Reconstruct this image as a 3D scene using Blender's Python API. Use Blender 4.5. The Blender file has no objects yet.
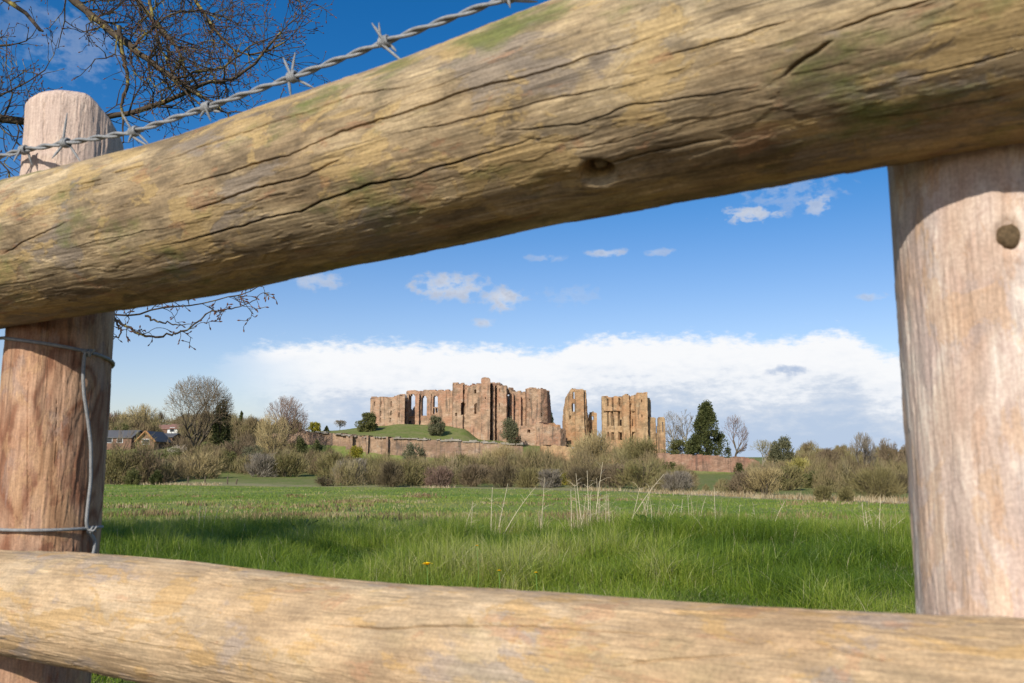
import bpy, math, random
import numpy as np
from mathutils import Vector, Matrix
R = math.radians
sc = bpy.context.scene
# ------------------------------------------------------------------ camera, world, sun, exposure
F_PX = 840.0; W_PX, H_PX = 1024, 683
PITCH = math.atan((458 - 341.5) / F_PX)
CAM_H = 0.8
cam = bpy.data.cameras.new('camera'); camo = bpy.data.objects.new('camera', cam)
sc.collection.objects.link(camo); sc.camera = camo
cam.sensor_width = 36; cam.lens = F_PX / W_PX * 36
cam.clip_start = 0.02; cam.clip_end = 20000
camo.location = (0, 0, CAM_H); camo.rotation_euler = (R(90) + PITCH, 0, 0)
cam.dof.use_dof = True; cam.dof.focus_distance = 4.0; cam.dof.aperture_fstop = 15

SUN_EL, SUN_AZ = R(32), R(23)          # sun 20 degrees left of straight behind the camera
sd = bpy.data.lights.new('sun', 'SUN'); so = bpy.data.objects.new('sun', sd); sc.collection.objects.link(so)
sd.energy = 5.0; sd.angle = R(0.53); sd.color = (1.0, 0.95, 0.87)
so.rotation_euler = Vector((math.sin(SUN_AZ) * math.cos(SUN_EL), math.cos(SUN_AZ) * math.cos(SUN_EL), -math.sin(SUN_EL))).to_track_quat('-Z', 'Y').to_euler()
so.location = (-20, -60, 60)
sc.view_settings.view_transform = 'Standard'; sc.view_settings.look = 'None'
sc.view_settings.exposure = 0.0; sc.view_settings.gamma = 1.0; sc.view_settings.use_curve_mapping = False

class NT:
    """small helper to write node trees"""
    def __init__(s, tree): s.t = tree; s.n = tree.nodes; s.l = tree.links
    def new(s, typ, **kw):
        n = s.n.new(typ)
        for k, v in kw.items(): setattr(n, k, v)
        return n
    def put(s, sock, v):
        if v is None: return
        if isinstance(v, bpy.types.NodeSocket): s.l.new(v, sock)
        else: sock.default_value = v
    def math(s, op, a, b=None, c=None, clamp=False):
        n = s.new('ShaderNodeMath', operation=op, use_clamp=clamp)
        s.put(n.inputs[0], a); s.put(n.inputs[1], b); s.put(n.inputs[2], c)
        return n.outputs[0]
    def sstep(s, v, a, b, o0=0.0, o1=1.0):
        n = s.new('ShaderNodeMapRange', interpolation_type='SMOOTHSTEP')
        s.put(n.inputs[0], v); n.inputs[1].default_value = a; n.inputs[2].default_value = b
        n.inputs[3].default_value = o0; n.inputs[4].default_value = o1
        return n.outputs[0]
    def mix(s, f, a, b, blend='MIX'):
        n = s.new('ShaderNodeMix', data_type='RGBA', blend_type=blend)
        s.put(n.inputs[0], f); s.put(n.inputs[6], a if isinstance(a, bpy.types.NodeSocket) else tuple(a) + (1,))
        s.put(n.inputs[7], b if isinstance(b, bpy.types.NodeSocket) else tuple(b) + (1,))
        return n.outputs[2]
    def noise(s, vec, scale, detail=4, rough=0.55, dist=0.0):
        n = s.new('ShaderNodeTexNoise'); s.put(n.inputs['Vector'], vec)
        n.inputs['Scale'].default_value = scale; n.inputs['Detail'].default_value = detail
        n.inputs['Roughness'].default_value = rough; n.inputs['Distortion'].default_value = dist
        return n.outputs[0]
    def mapping(s, vec, scale=(1, 1, 1), loc=(0, 0, 0)):
        n = s.new('ShaderNodeMapping'); s.put(n.inputs[0], vec)
        n.inputs['Scale'].default_value = scale; n.inputs['Location'].default_value = loc
        return n.outputs[0]
    def ramp(s, f, stops):
        n = s.new('ShaderNodeValToRGB'); s.put(n.inputs[0], f)
        el = n.color_ramp.elements
        while len(el) < len(stops): el.new(0.5)
        for e, (p, c) in zip(el, stops): e.position = p; e.color = tuple(c) + (1,)
        return n.outputs[0]
    def obj(s): return s.new('ShaderNodeTexCoord').outputs['Object']

# --- world: Nishita sky with a bank of cloud over the castle
world = bpy.data.worlds.new('World'); sc.world = world; world.use_nodes = True
w = NT(world.node_tree); w.n.clear()
sky = w.new('ShaderNodeTexSky', sky_type='NISHITA', sun_disc=False)
sky.sun_elevation = SUN_EL; sky.sun_rotation = R(180) + SUN_AZ
sky.altitude = 100; sky.air_density = 1.0; sky.dust_density = 0.7; sky.ozone_density = 2.0
hsv = w.new('ShaderNodeHueSaturation'); pass
pass; hsv.inputs['Hue'].default_value = 0.5
bg = w.new('ShaderNodeBackground'); bg.inputs[1].default_value = 0.12
w.l.new(hsv.outputs[0], bg.inputs[0])
gen = w.new('ShaderNodeTexCoord').outputs['Generated']
sep = w.new('ShaderNodeSeparateXYZ'); w.l.new(gen, sep.inputs[0])
hyp = w.math('SQRT', w.math('ADD', w.math('MULTIPLY', sep.outputs[0], sep.outputs[0]), w.math('MULTIPLY', sep.outputs[1], sep.outputs[1])))
AZ = w.math('MULTIPLY', w.math('ARCTAN2', sep.outputs[0], sep.outputs[1]), 57.29578)     # degrees, 0 = north (+Y)
EL = w.math('MULTIPLY', w.math('ARCTAN2', sep.outputs[2], hyp), 57.29578)
w.l.new(w.sstep(EL, 2.0, 22.0, 1.04, 1.36), hsv.inputs['Saturation'])
w.l.new(w.mix(1.0, sky.outputs[0], w.mix(w.sstep(EL, 2.0, 22.0), (1.0, 0.95, 1.06), (0.92, 0.965, 1.07)), 'MULTIPLY'), hsv.inputs['Color'])
com = w.new('ShaderNodeCombineXYZ'); w.l.new(AZ, com.inputs[0]); w.l.new(w.math('MULTIPLY', EL, 2.2), com.inputs[1])
AE = com.outputs[0]
def dirdeg(px, py):
    u = (px - 512) / F_PX; v = (341.5 - py) / F_PX
    y = math.cos(PITCH) - v * math.sin(PITCH); z = math.sin(PITCH) + v * math.cos(PITCH)
    return math.degrees(math.atan2(u, y)), math.degrees(math.atan2(z, math.hypot(u, y)))
nbig = w.noise(AE, 0.22, 6, 0.6); nmid = w.noise(AE, 0.8, 5, 0.6); nfine = w.noise(AE, 1.6, 4, 0.55); niso = w.noise(w.mapping(AE, (1, .62, 1)), 1.1, 4, 0.55)
# bank: its top height follows a curve over azimuth
fc = w.new('ShaderNodeFloatCurve'); azn = w.math('MULTIPLY', w.math('ADD', AZ, 60.0), 1 / 120.0)
w.put(fc.inputs[1], azn)
cv = fc.mapping.curves[0]
pts = []
for px, py in [(-400, 470), (110, 452), (180, 400), (232, 352), (262, 345), (330, 341), (420, 343), (500, 346), (548, 350), (585, 337), (650, 335), (740, 336), (790, 339), (812, 331), (845, 330), (868, 345), (885, 351), (910, 356), (1000, 372), (1200, 420), (1700, 440)]:
    a, e = dirdeg(px, py); pts.append(((a + 60) / 120, max(0, e) / 20))
pts.sort()
while len(cv.points) < len(pts): cv.points.new(0.5, 0.5)
for p, (x, y) in zip(cv.points, pts): p.location = (min(1, max(0, x)), y); p.handle_type = 'AUTO'
fc.mapping.update()
topel = w.math('MULTIPLY', fc.outputs[0], 20.0)
wob = w.math('ADD', w.math('MULTIPLY', w.math('SUBTRACT', nmid, 0.5), 1.9), w.math('MULTIPLY', w.math('SUBTRACT', nfine, 0.5), 0.45))
hgt = w.math('SUBTRACT', w.math('ADD', topel, wob), EL)          # >0 inside the bank
bank = w.sstep(hgt, -0.3, 0.75)
bank = w.math('MULTIPLY', bank, w.sstep(nbig, 0.1, 0.36, 0.8, 1.0))
edge = w.sstep(w.math('ADD', AZ, w.math('MULTIPLY', EL, 0.55)), -18.0, -9.0)     # soft western end, thinning downwards
low = w.sstep(EL, 4.5, 7.0)
bank = w.math('MULTIPLY', bank, w.math('MAXIMUM', edge, w.math('MULTIPLY', low, w.sstep(AZ, -19.3, -15.5))))
# light and grey parts of the bank
dep = w.math('ADD', hgt, w.math('MULTIPLY', w.math('SUBTRACT', nmid, 0.5), 2.4))
dep = w.math('ADD', dep, w.math('MULTIPLY', w.math('SUBTRACT', w.noise(w.mapping(AE, (0.45, 1.2, 1)), 0.35, 4, 0.5), 0.5), 3.6))
ccol = w.ramp(w.sstep(dep, 1.0, 6.6), [(0.0, (0.95, 0.96, 0.98)), (0.3, (0.86, 0.89, 0.94)), (0.62, (0.64, 0.71, 0.82)), (1.0, (0.49, 0.60, 0.77))])
bgc = w.new('ShaderNodeBackground'); bgc.inputs[1].default_value = 1.0; w.l.new(ccol, bgc.inputs[0])
# small separate clouds: centre, half width, half height (pixels of arc), density
puff = None
for (px, py, rx, ry, dens, rag) in [(450, 287, 42, 15, .95, .9), (503, 299, 24, 13, 1.0, .8), (484, 323, 14, 5, .8, .8), (606, 253, 22, 5, .75, 1.0), (545, 258, 24, 4, .4, 1.1),
        (752, 214, 28, 8, .95, 1.2), (818, 204, 14, 11, .7, 1.3), (790, 196, 46, 16, .3, 1.4), (871, 297, 15, 4, .6, 1.0), (570, 295, 30, 10, .22, 1.3), (318, 281, 26, 9, .7, 1.0), (660, 252, 16, 4, .5, 1.1),
        (10, 20, 60, 26, .15, 1.0), (75, 45, 40, 32, .26, 1.1), (787, 371, 20, 6, -1, .8)]:
    a, e = dirdeg(px, py); k = 57.29578 / F_PX
    da = w.math('MULTIPLY', w.math('SUBTRACT', AZ, a), 1 / (rx * k)); de = w.math('MULTIPLY', w.math('SUBTRACT', EL, e), 1 / (ry * k))
    q = w.math('ADD', w.math('MULTIPLY', da, da), w.math('MULTIPLY', de, de))
    q = w.math('ADD', q, w.math('MULTIPLY', w.math('SUBTRACT', niso, 0.5), 4.6 * rag)); q = w.math('ADD', q, w.math('MULTIPLY', w.math('SUBTRACT', nmid, 0.5), 1.6 * rag))
    m = w.sstep(q, 1.25, -0.35, 0.0, abs(dens))
    if dens < 0:
        greyspot = m; continue
    puff = m if puff is None else w.math('MAXIMUM', puff, m)
pcol = w.ramp(niso, [(0.36, (0.58, 0.65, 0.80)), (0.62, (0.84, 0.88, 0.96))])
bgp = w.new('ShaderNodeBackground'); bgp.inputs[1].default_value = 0.85; w.l.new(pcol, bgp.inputs[0])
ms1 = w.new('ShaderNodeMixShader'); w.l.new(bank, ms1.inputs[0]); w.l.new(bg.outputs[0], ms1.inputs[1]); w.l.new(bgc.outputs[0], ms1.inputs[2])
ms2 = w.new('ShaderNodeMixShader'); w.l.new(puff, ms2.inputs[0]); w.l.new(ms1.outputs[0], ms2.inputs[1]); w.l.new(bgp.outputs[0], ms2.inputs[2])
bgg = w.new('ShaderNodeBackground'); bgg.inputs[0].default_value = (0.50, 0.60, 0.78, 1); bgg.inputs[1].default_value = 0.95
ms3 = w.new('ShaderNodeMixShader'); w.l.new(greyspot, ms3.inputs[0]); w.l.new(ms2.outputs[0], ms3.inputs[1]); w.l.new(bgg.outputs[0], ms3.inputs[2])
wo = w.new('ShaderNodeOutputWorld'); w.l.new(ms3.outputs[0], wo.inputs[0])

# ------------------------------------------------------------------ helpers
rng = np.random.default_rng(7)
def ray(px, py):
    u = (px - 512) / F_PX; v = (341.5 - py) / F_PX
    return np.array([u, math.cos(PITCH) - v * math.sin(PITCH), math.sin(PITCH) + v * math.cos(PITCH)])
def at(px, py, Y):
    d = ray(px, py); t = Y / d[1]
    return np.array([d[0] * t, Y, CAM_H + d[2] * t])
def project(P):
    P = np.asarray(P, float); z = P[..., 2] - CAM_H
    dep = P[..., 1] * math.cos(PITCH) + z * math.sin(PITCH)
    up = -P[..., 1] * math.sin(PITCH) + z * math.cos(PITCH)
    return 512 + F_PX * P[..., 0] / dep, 341.5 - F_PX * up / dep
def _hash(i, j, k, s):
    h = (i * 374761393 + j * 668265263 + k * 2147483647 + s * 974634777) & 0xffffffff
    h = ((h ^ (h >> 13)) * 1274126177) & 0xffffffff
    h = ((h ^ (h >> 16)) * 2246822519) & 0xffffffff
    return ((h ^ (h >> 15)) & 0xffffff) / float(0xffffff)
def vnoise(x, y, z=0.0, seed=0):
    x = np.asarray(x, float); y = np.asarray(y, float) + 0 * x; z = np.asarray(z, float) + 0 * x
    i = np.floor(x).astype(np.int64); j = np.floor(y).astype(np.int64); k = np.floor(z).astype(np.int64)
    fx = x - i; fy = y - j; fz = z - k
    fx = fx * fx * (3 - 2 * fx); fy = fy * fy * (3 - 2 * fy); fz = fz * fz * (3 - 2 * fz)
    r = 0
    for a in (0, 1):
        for b in (0, 1):
            for c in (0, 1):
                r = r + (fx if a else 1 - fx) * (fy if b else 1 - fy) * (fz if c else 1 - fz) * _hash(i + a, j + b, k + c, seed)
    return r
def fbm(x, y, z=0.0, seed=0, oct=3):
    r = 0; a = 0.5; f = 1.0; t = 0
    for o in range(oct):
        r = r + a * vnoise(np.asarray(x) * f, np.asarray(y) * f, np.asarray(z) * f, seed + o * 17); t += a; a *= 0.5; f *= 2.03
    return r / t
def mesh_np(name, V, Fs, smooth=False, attrs=None):
    V = np.asarray(V, np.float32).reshape(-1, 3)
    if isinstance(Fs, np.ndarray): Fs = [Fs]
    Fs = [np.asarray(f, np.int32) for f in Fs if len(f)]
    me = bpy.data.meshes.new(name)
    me.vertices.add(len(V)); me.vertices.foreach_set('co', V.ravel())
    nl = sum(f.size for f in Fs); nf = sum(len(f) for f in Fs)
    me.loops.add(nl); me.polygons.add(nf)
    me.loops.foreach_set('vertex_index', np.concatenate([f.ravel() for f in Fs]))
    starts = []; o = 0
    for f in Fs: starts.append(o + np.arange(len(f)) * f.shape[1]); o += f.size
    me.polygons.foreach_set('loop_start', np.concatenate(starts).astype(np.int32))
    me.polygons.foreach_set('use_smooth', np.full(nf, smooth, bool))
    if attrs:
        for k, v in attrs.items():
            a = me.attributes.new(k, 'FLOAT', 'POINT'); a.data.foreach_set('value', np.asarray(v, np.float32))
    me.update(calc_edges=True)
    return me
def tag(o, label=None, cat=None, group=None, kind=None):
    if label: o['label'] = label
    if cat: o['category'] = cat
    if group: o['group'] = group
    if kind: o['kind'] = kind
    return o
def thing(name, loc, label, cat, group=None):
    o = bpy.data.objects.new(name, None); o.empty_display_size = 0.2; sc.collection.objects.link(o)
    o.location = [float(c) for c in loc]
    return tag(o, label, cat, group)
def obj(name, V, Fs, mat, parent=None, smooth=False, attrs=None, origin=None, label=None):
    V = np.asarray(V, float).reshape(-1, 3)
    if parent is not None: V = V - np.array(parent.location)
    elif origin is not None: V = V - np.asarray(origin)
    me = mesh_np(name, V, Fs, smooth, attrs); me.materials.append(mat)
    o = bpy.data.objects.new(name, me); sc.collection.objects.link(o)
    if parent is not None: o.parent = parent
    elif origin is not None: o.location = [float(c) for c in origin]
    if label: o['label'] = label
    return o
class MB:
    def __init__(s): s.V = []; s.F = {}; s.n = 0
    def add(s, V, F):
        V = np.asarray(V, float).reshape(-1, 3); F = np.asarray(F, np.int64)
        s.V.append(V); s.F.setdefault(F.shape[1], []).append(F + s.n); s.n += len(V)
    def box(s, c, h, rz=0.0):
        c = np.asarray(c, float); h = np.asarray(h, float)
        V = np.array([[x, y, z] for x in (-1, 1) for y in (-1, 1) for z in (-1, 1)], float) * h
        ca, sa = math.cos(rz), math.sin(rz)
        V = np.stack([V[:, 0] * ca - V[:, 1] * sa, V[:, 0] * sa + V[:, 1] * ca, V[:, 2]], 1) + c
        s.add(V, [[0, 1, 3, 2], [4, 6, 7, 5], [0, 4, 5, 1], [2, 3, 7, 6], [0, 2, 6, 4], [1, 5, 7, 3]])
    def tube(s, P, r, n=8, cap=True):
        P = np.asarray(P, float); m = len(P); r = np.broadcast_to(np.asarray(r, float), (m,))
        T = np.gradient(P, axis=0); T /= np.linalg.norm(T, axis=1)[:, None] + 1e-12
        a = np.array([0, 0, 1.0]) if abs(T[0][2]) < .9 else np.array([1.0, 0, 0])
        N = np.cross(T[0], a); N /= np.linalg.norm(N); out = []
        ang = np.linspace(0, 2 * np.pi, n, endpoint=False)
        for i in range(m):
            N = N - T[i] * N.dot(T[i]); N /= np.linalg.norm(N) + 1e-12; B = np.cross(T[i], N)
            out.append(P[i] + r[i] * (np.cos(ang)[:, None] * N + np.sin(ang)[:, None] * B))
        V = np.concatenate(out); i = np.arange(m - 1)[:, None] * n; j = np.arange(n)[None]; j2 = (j + 1) % n
        Fq = np.stack([i + j, i + j2, i + n + j2, i + n + j], -1).reshape(-1, 4)
        s.add(V, Fq)
        if cap: s.add(np.concatenate([V[:n], V[-n:]]), [list(range(n))[::-1], list(range(n, 2 * n))])
    def prisms(s, P0, P1, r0, r1, n=4):
        P0 = np.asarray(P0, float); P1 = np.asarray(P1, float); r0 = np.asarray(r0, float); r1 = np.asarray(r1, float)
        D = P1 - P0; D /= np.linalg.norm(D, axis=1)[:, None] + 1e-9
        A = np.where(np.abs(D[:, 2:3]) < .9, np.array([[0, 0, 1.0]]), np.array([[1.0, 0, 0]]))
        N = np.cross(D, A); N /= np.linalg.norm(N, axis=1)[:, None] + 1e-9; B = np.cross(D, N)
        ang = np.linspace(0, 2 * np.pi, n, endpoint=False)
        ring = np.cos(ang)[None, :, None] * N[:, None] + np.sin(ang)[None, :, None] * B[:, None]
        V = np.concatenate([P0[:, None] + ring * r0[:, None, None], P1[:, None] + ring * r1[:, None, None]], 1)
        b = np.arange(len(P0))[:, None, None] * 2 * n; j = np.arange(n)
        q = np.stack([j, (j + 1) % n, n + (j + 1) % n, n + j], -1)[None]
        s.add(V.reshape(-1, 3), (b + q).reshape(-1, 4))
    def arrays(s): return np.concatenate(s.V), [np.concatenate(f) for f in s.F.values()]
    def build(s, name, mat, parent=None, smooth=False, origin=None, label=None):
        V, F = s.arrays(); return obj(name, V, F, mat, parent, smooth, None, origin, label)

# ------------------------------------------------------------------ materials
def new_mat(name, rough=0.85, spec=0.2):
    m = bpy.data.materials.new(name); m.use_nodes = True; nt = NT(m.node_tree)
    b = nt.n['Principled BSDF']; b.inputs['Roughness'].default_value = rough; b.inputs['Specular IOR Level'].default_value = spec
    return m, nt, b
def plain(name, col, rough=0.8, var=0.25, scale=3.0, metallic=0.0, bump=0.0):
    m, nt, b = new_mat(name, rough)
    n = nt.noise(nt.obj(), scale, 4)
    c = nt.mix(n, tuple(x * (1 - var) for x in col), tuple(x * (1 + var) for x in col))
    nt.l.new(c, b.inputs['Base Color']); b.inputs['Metallic'].default_value = metallic
    if bump:
        bp = nt.new('ShaderNodeBump'); bp.inputs['Strength'].default_value = bump; bp.inputs['Distance'].default_value = 0.002
        nt.l.new(nt.noise(nt.obj(), scale * 8, 3), bp.inputs['Height']); nt.l.new(bp.outputs[0], b.inputs['Normal'])
    return m
def twig_mat(name, c0, c1, scale=0.5):
    m, nt, b = new_mat(name, 0.9, 0.1)
    info = nt.new('ShaderNodeObjectInfo')
    n = nt.noise(nt.obj(), scale, 3, 0.6)
    nt.l.new(nt.mix(nt.sstep(n, 0.3, 0.7), c0, c1), b.inputs['Base Color'])
    return m
def leaf_mat(name, c0, c1, scale=0.6, trans=0.25):
    m, nt, b = new_mat(name, 0.65, 0.25)
    n = nt.noise(nt.obj(), scale, 4, 0.65)
    c = nt.mix(nt.sstep(n, 0.3, 0.7), c0, c1); nt.l.new(c, b.inputs['Base Color'])
    t = nt.new('ShaderNodeBsdfTranslucent'); nt.l.new(c, t.inputs[0])
    mx = nt.new('ShaderNodeMixShader'); mx.inputs[0].default_value = trans
    out = nt.n['Material Output']; nt.l.new(b.outputs[0], mx.inputs[1]); nt.l.new(t.outputs[0], mx.inputs[2]); nt.l.new(mx.outputs[0], out.inputs[0])
    return m
def stone_mat(name, c_red, c_tan, c_pale, c_dark, seed=0.0):
    m, nt, b = new_mat(name, 0.95, 0.1)
    o = nt.mapping(nt.obj(), loc=(seed, seed * .7, 0))
    big = nt.noise(o, 0.18, 5, 0.65); mid = nt.noise(nt.mapping(o, (1, 1, 1.5)), 0.55, 5, 0.72); pat = nt.noise(nt.mapping(o, (1, 1, 1.3), (9, 4, 2)), 0.42, 4, 0.7)
    c = nt.mix(nt.sstep(big, 0.36, 0.62), c_red, c_tan)
    c = nt.mix(nt.sstep(mid, 0.52, 0.72, 0, 0.75), c, c_pale)
    c = nt.mix(nt.sstep(pat, .49, .62, 0, .7), c, tuple(x * .55 for x in c_tan))
    streak = nt.noise(nt.mapping(o, (1.3, 1.3, 0.13)), 1.0, 4, 0.65)
    c = nt.mix(nt.sstep(streak, 0.50, 0.68, 0, 0.8), c, c_dark)
    course = nt.noise(nt.mapping(o, (0.8, 0.8, 4.0)), 1.0, 3, 0.6)
    c = nt.mix(0.22, c, nt.mix(nt.sstep(course, .3, .7), (0.25, 0.25, 0.25), (0.75, 0.75, 0.75)), 'OVERLAY')
    nt.l.new(c, b.inputs['Base Color'])
    bp = nt.new('ShaderNodeBump'); bp.inputs['Strength'].default_value = 0.8; bp.inputs['Distance'].default_value = 0.25
    nt.l.new(nt.noise(nt.mapping(o, (1, 1, 1.8)), 1.6, 4, 0.7), bp.inputs['Height']); nt.l.new(bp.outputs[0], b.inputs['Normal'])
    return m
def wood_mat(name, along, tones, grey, ochre, red, algae, amounts, cath=0.0, checks=1.0, rough=0.8, fine_amt=0.3, mott=.5, cs=(9., 22., 30.), bleach=None):
    """weathered round timber; along = index of the long axis in object space"""
    m, nt, b = new_mat(name, rough, 0.25)
    o = nt.obj()
    def mp(a, x, loc=(0, 0, 0)):
        s = [x, x, x]; s[along] = a
        return nt.mapping(o, tuple(s), loc)
    n1 = nt.noise(mp(5.0, 15), 1.0, 6, 0.62, 0.5)
    c = nt.ramp(n1, [(0.28, tones[0]), (0.45, tones[1]), (0.58, tones[2]), (0.74, tones[3])])
    mot = nt.noise(mp(17, 42, (6, 3, 8)), 1.0, 6, 0.72, 0.4); c = nt.mix(mott, c, nt.mix(nt.sstep(mot, .32, .68), (0.2, 0.2, 0.21), (0.8, 0.79, 0.77)), 'OVERLAY')
    if cath:
        f = nt.noise(mp(cs[0], cs[1], (3, 1, 2)), 1.0, 2, 0.4, 0.35)
        wv = nt.math('SINE', nt.math('MULTIPLY', f, cs[2]))
        wv2 = nt.math('POWER', nt.math('MULTIPLY_ADD', wv, 0.5, 0.5), 2.0)
        c = nt.mix(nt.math('MULTIPLY', wv2, cath), c, red)
    gp = nt.noise(mp(8.0, 17, (1, 5, 2)), 1.0, 8, 0.68, 0.3); gm = nt.sstep(gp, .545, .60); c = nt.mix(nt.math('MULTIPLY', gm, amounts[0]), c, grey)
    op = nt.noise(mp(11.0, 24, (4, 2, 7)), 1.0, 8, 0.68, 0.5); om = nt.sstep(op, .535, .565); c = nt.mix(nt.math('MULTIPLY', om, amounts[1]), c, ochre)
    rp = nt.noise(mp(13.0, 32, (9, 3, 1)), 1.0, 8, 0.68, 0.6); rm = nt.sstep(rp, .585, .62); c = nt.mix(nt.math('MULTIPLY', rm, amounts[2]), c, red)
    ap = nt.noise(mp(7.0, 13, (2, 8, 4)), 1.0, 5, 0.7); c = nt.mix(nt.sstep(ap, .52, .70, 0, amounts[3]), c, algae)
    if bleach is not None:
        sp = nt.new('ShaderNodeSeparateXYZ'); nt.l.new(o, sp.inputs[0]); c = nt.mix(nt.math('MULTIPLY', nt.sstep(nt.math('ADD', sp.outputs[2], nt.math('MULTIPLY', n1, .12)), bleach - .04, bleach + .10), .8), c, (0.58, .45, .36))
    fine = nt.noise(mp(7, 230), 1.0, 4, 0.65)
    c = nt.mix(fine_amt, c, nt.mix(nt.sstep(fine, .3, .7), (0.22, 0.22, 0.22), (0.78, 0.78, 0.78)), 'OVERLAY')
    fin2 = nt.noise(mp(28, 620, (2, 2, 5)), 1.0, 3, 0.7); c = nt.mix(min(.5, fine_amt * 1.6), c, nt.mix(nt.sstep(fin2, .3, .7), (0.2, 0.2, 0.2), (0.8, 0.8, 0.8)), 'OVERLAY')
    pit = nt.noise(mp(70, 150, (3, 9, 5)), 1.0, 3, 0.65); c = nt.mix(nt.sstep(pit, .64, .72, 0, .55 * checks), c, (0.07, .05, .03))
    spk = nt.noise(o, 420, 4, 0.7); c = nt.mix(0.4, c, nt.mix(nt.sstep(spk, .3, .7), (0.3, 0.3, 0.3), (0.7, 0.7, 0.7)), 'OVERLAY')
    # hairline checks
    ck = nt.noise(mp(1.3, 42, (7, 7, 3)), 1.0, 3, 0.5, 0.15)
    line = nt.math('ABSOLUTE', nt.math('SUBTRACT', ck, 0.5)); gate = nt.sstep(nt.noise(mp(5, 30, (5, 1, 1)), 1.0, 2), .50, .62)
    chk = nt.math('MULTIPLY', nt.sstep(line, 0.012, 0.003), gate); c = nt.mix(nt.math('MULTIPLY', chk, 0.75 * checks), c, (0.06, 0.045, 0.03))
    nt.l.new(c, b.inputs['Base Color'])
    h = nt.math('ADD', nt.math('MULTIPLY_ADD', fin2, 0.35, nt.math('MULTIPLY', fine, 0.5)), nt.math('MULTIPLY', nt.noise(mp(25, 90), 1.0, 4, 0.7), 0.8))
    h = nt.math('SUBTRACT', h, nt.math('MULTIPLY', chk, 0.8 * checks))
    h = nt.math('ADD', h, nt.math('MULTIPLY', nt.math('SUBTRACT', nt.math('ADD', om, nt.math('MULTIPLY', rm, -.6)), gm), .55 * checks))
    bp = nt.new('ShaderNodeBump'); bp.inputs['Strength'].default_value = 0.6; bp.inputs['Distance'].default_value = 0.0014
    nt.l.new(h, bp.inputs['Height']); nt.l.new(bp.outputs[0], b.inputs['Normal'])
    return m

M = {}
M['rail_top'] = wood_mat('weathered_top_rail', 0, [(0.145, .10, .055), (0.245, .175, .095), (0.335, .25, .14), (0.44, .345, .215)], (0.22, .175, .13), (0.42, .285, .115), (0.29, .15, .075), (0.135, .145, .04), (.8, .62, .5, .92), fine_amt=.22, mott=.72, checks=.6)
M['rail_bottom'] = wood_mat('pale_bottom_rail', 0, [(0.33, .21, .115), (0.415, .285, .16), (0.455, .325, .19), (0.52, .40, .26)], (0.285, .235, .205), (0.46, .285, .11), (0.42, .225, .12), (0.28, .24, .11), (.55, .6, .45, .25), checks=0.3, fine_amt=.14, mott=.38)
M['post_left'] = wood_mat('pinkish_post', 2, [(0.27, .135, .075), (0.365, .205, .12), (0.44, .275, .175), (0.51, .355, .24)], (0.30, .22, .18), (0.52, .32, .16), (0.20, .082, .042), (0.30, .24, .13), (.45, .35, .5, .15), cath=0.85, checks=0.5, fine_amt=.16, mott=.3, bleach=1.60)
M['post_right'] = wood_mat('bleached_post', 2, [(0.45, .325, .245), (0.58, .455, .365), (0.64, .53, .445), (0.69, .60, .53)], (0.37, .29, .25), (0.56, .34, .165), (0.42, .25, .15), (0.44, .38, .29), (.5, .36, .45, .1), cath=0.42, checks=0.2, fine_amt=.10, mott=.32, cs=(5., 13., 26.))
M['knot'] = plain('knot_wood', (0.25, .17, .09), 0.9, 0.95, 430, bump=1.0)
M['knot_pale'] = plain('pale_knot_wood', (0.33, .27, .15), 0.9, 0.7, 260, bump=0.6)
M['wire'] = plain('galvanised_wire', (0.27, .27, .262), 0.55, 0.5, 220, metallic=0.1, bump=0.4)
M['stone'] = stone_mat('red_sandstone', (0.39, .21, .128), (0.425, .285, .18), (0.48, .385, .285), (0.125, .095, .07))
M['stone_ochre'] = stone_mat('ochre_sandstone', (0.42, .235, .12), (0.455, .305, .165), (0.49, .38, .24), (0.14, .10, .065), 31)
M['stone_wall'] = stone_mat('curtain_wall_stone', (0.27, .17, .115), (0.40, .265, .165), (0.40, .33, .25), (0.105, .085, .07), 57)
M['stone_pink'] = stone_mat('pink_wall_stone', (0.29, .145, .095), (0.34, .205, .135), (0.38, .28, .20), (0.13, .085, .065), 83)
M['capping'] = plain('grey_wall_capping', (0.27, .235, .19), 0.95, 0.55, 0.7)
M['brick'] = plain('orange_brick', (0.215, .125, .085), 0.9, 0.25, 2)
M['slate'] = plain('grey_slate', (0.115, .112, .11), 0.6, 0.2, 2)
M['tile'] = plain('red_brown_tile', (0.26, .14, .10), 0.8, 0.3, 2)
M['render_white'] = plain('white_render', (0.75, .74, .70), 0.8, 0.06, 1)
M['timber'] = plain('orange_timber', (0.40, .21, .09), 0.7, 0.2, 2)
M['glass'] = plain('dark_window_glass', (0.04, .045, .05), 0.15, 0.2, 1)
M['bark'] = twig_mat('grey_brown_bark', (0.085, .065, .045), (0.16, .13, .085), 0.6)
M['bark_pale'] = twig_mat('pale_bark', (0.34, .30, .23), (0.46, .42, .34), 0.6)
M['tw_brown'] = twig_mat('brown_twigs', (0.15, .11, .065), (0.235, .175, .105), 0.25)
M['tw_purple'] = twig_mat('reddish_twigs', (0.165, .10, .072), (0.225, .155, .115), 0.25)
M['tw_olive'] = twig_mat('olive_twigs', (0.165, .14, .055), (0.26, .215, .095), 0.3)
M['tw_tan'] = twig_mat('tan_willow_twigs', (0.29, .22, .10), (0.39, .305, .15), 0.3)
M['tw_grey'] = twig_mat('grey_twigs', (0.17, .14, .105), (0.26, .225, .17), 0.3)
M['tw_dark'] = twig_mat('dark_twigs', (0.085, .065, .038), (0.16, .125, .068), 0.3)
M['tw_yellow'] = twig_mat('yellow_green_twigs', (0.30, .26, .07), (0.42, .35, .11), 0.3)
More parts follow.
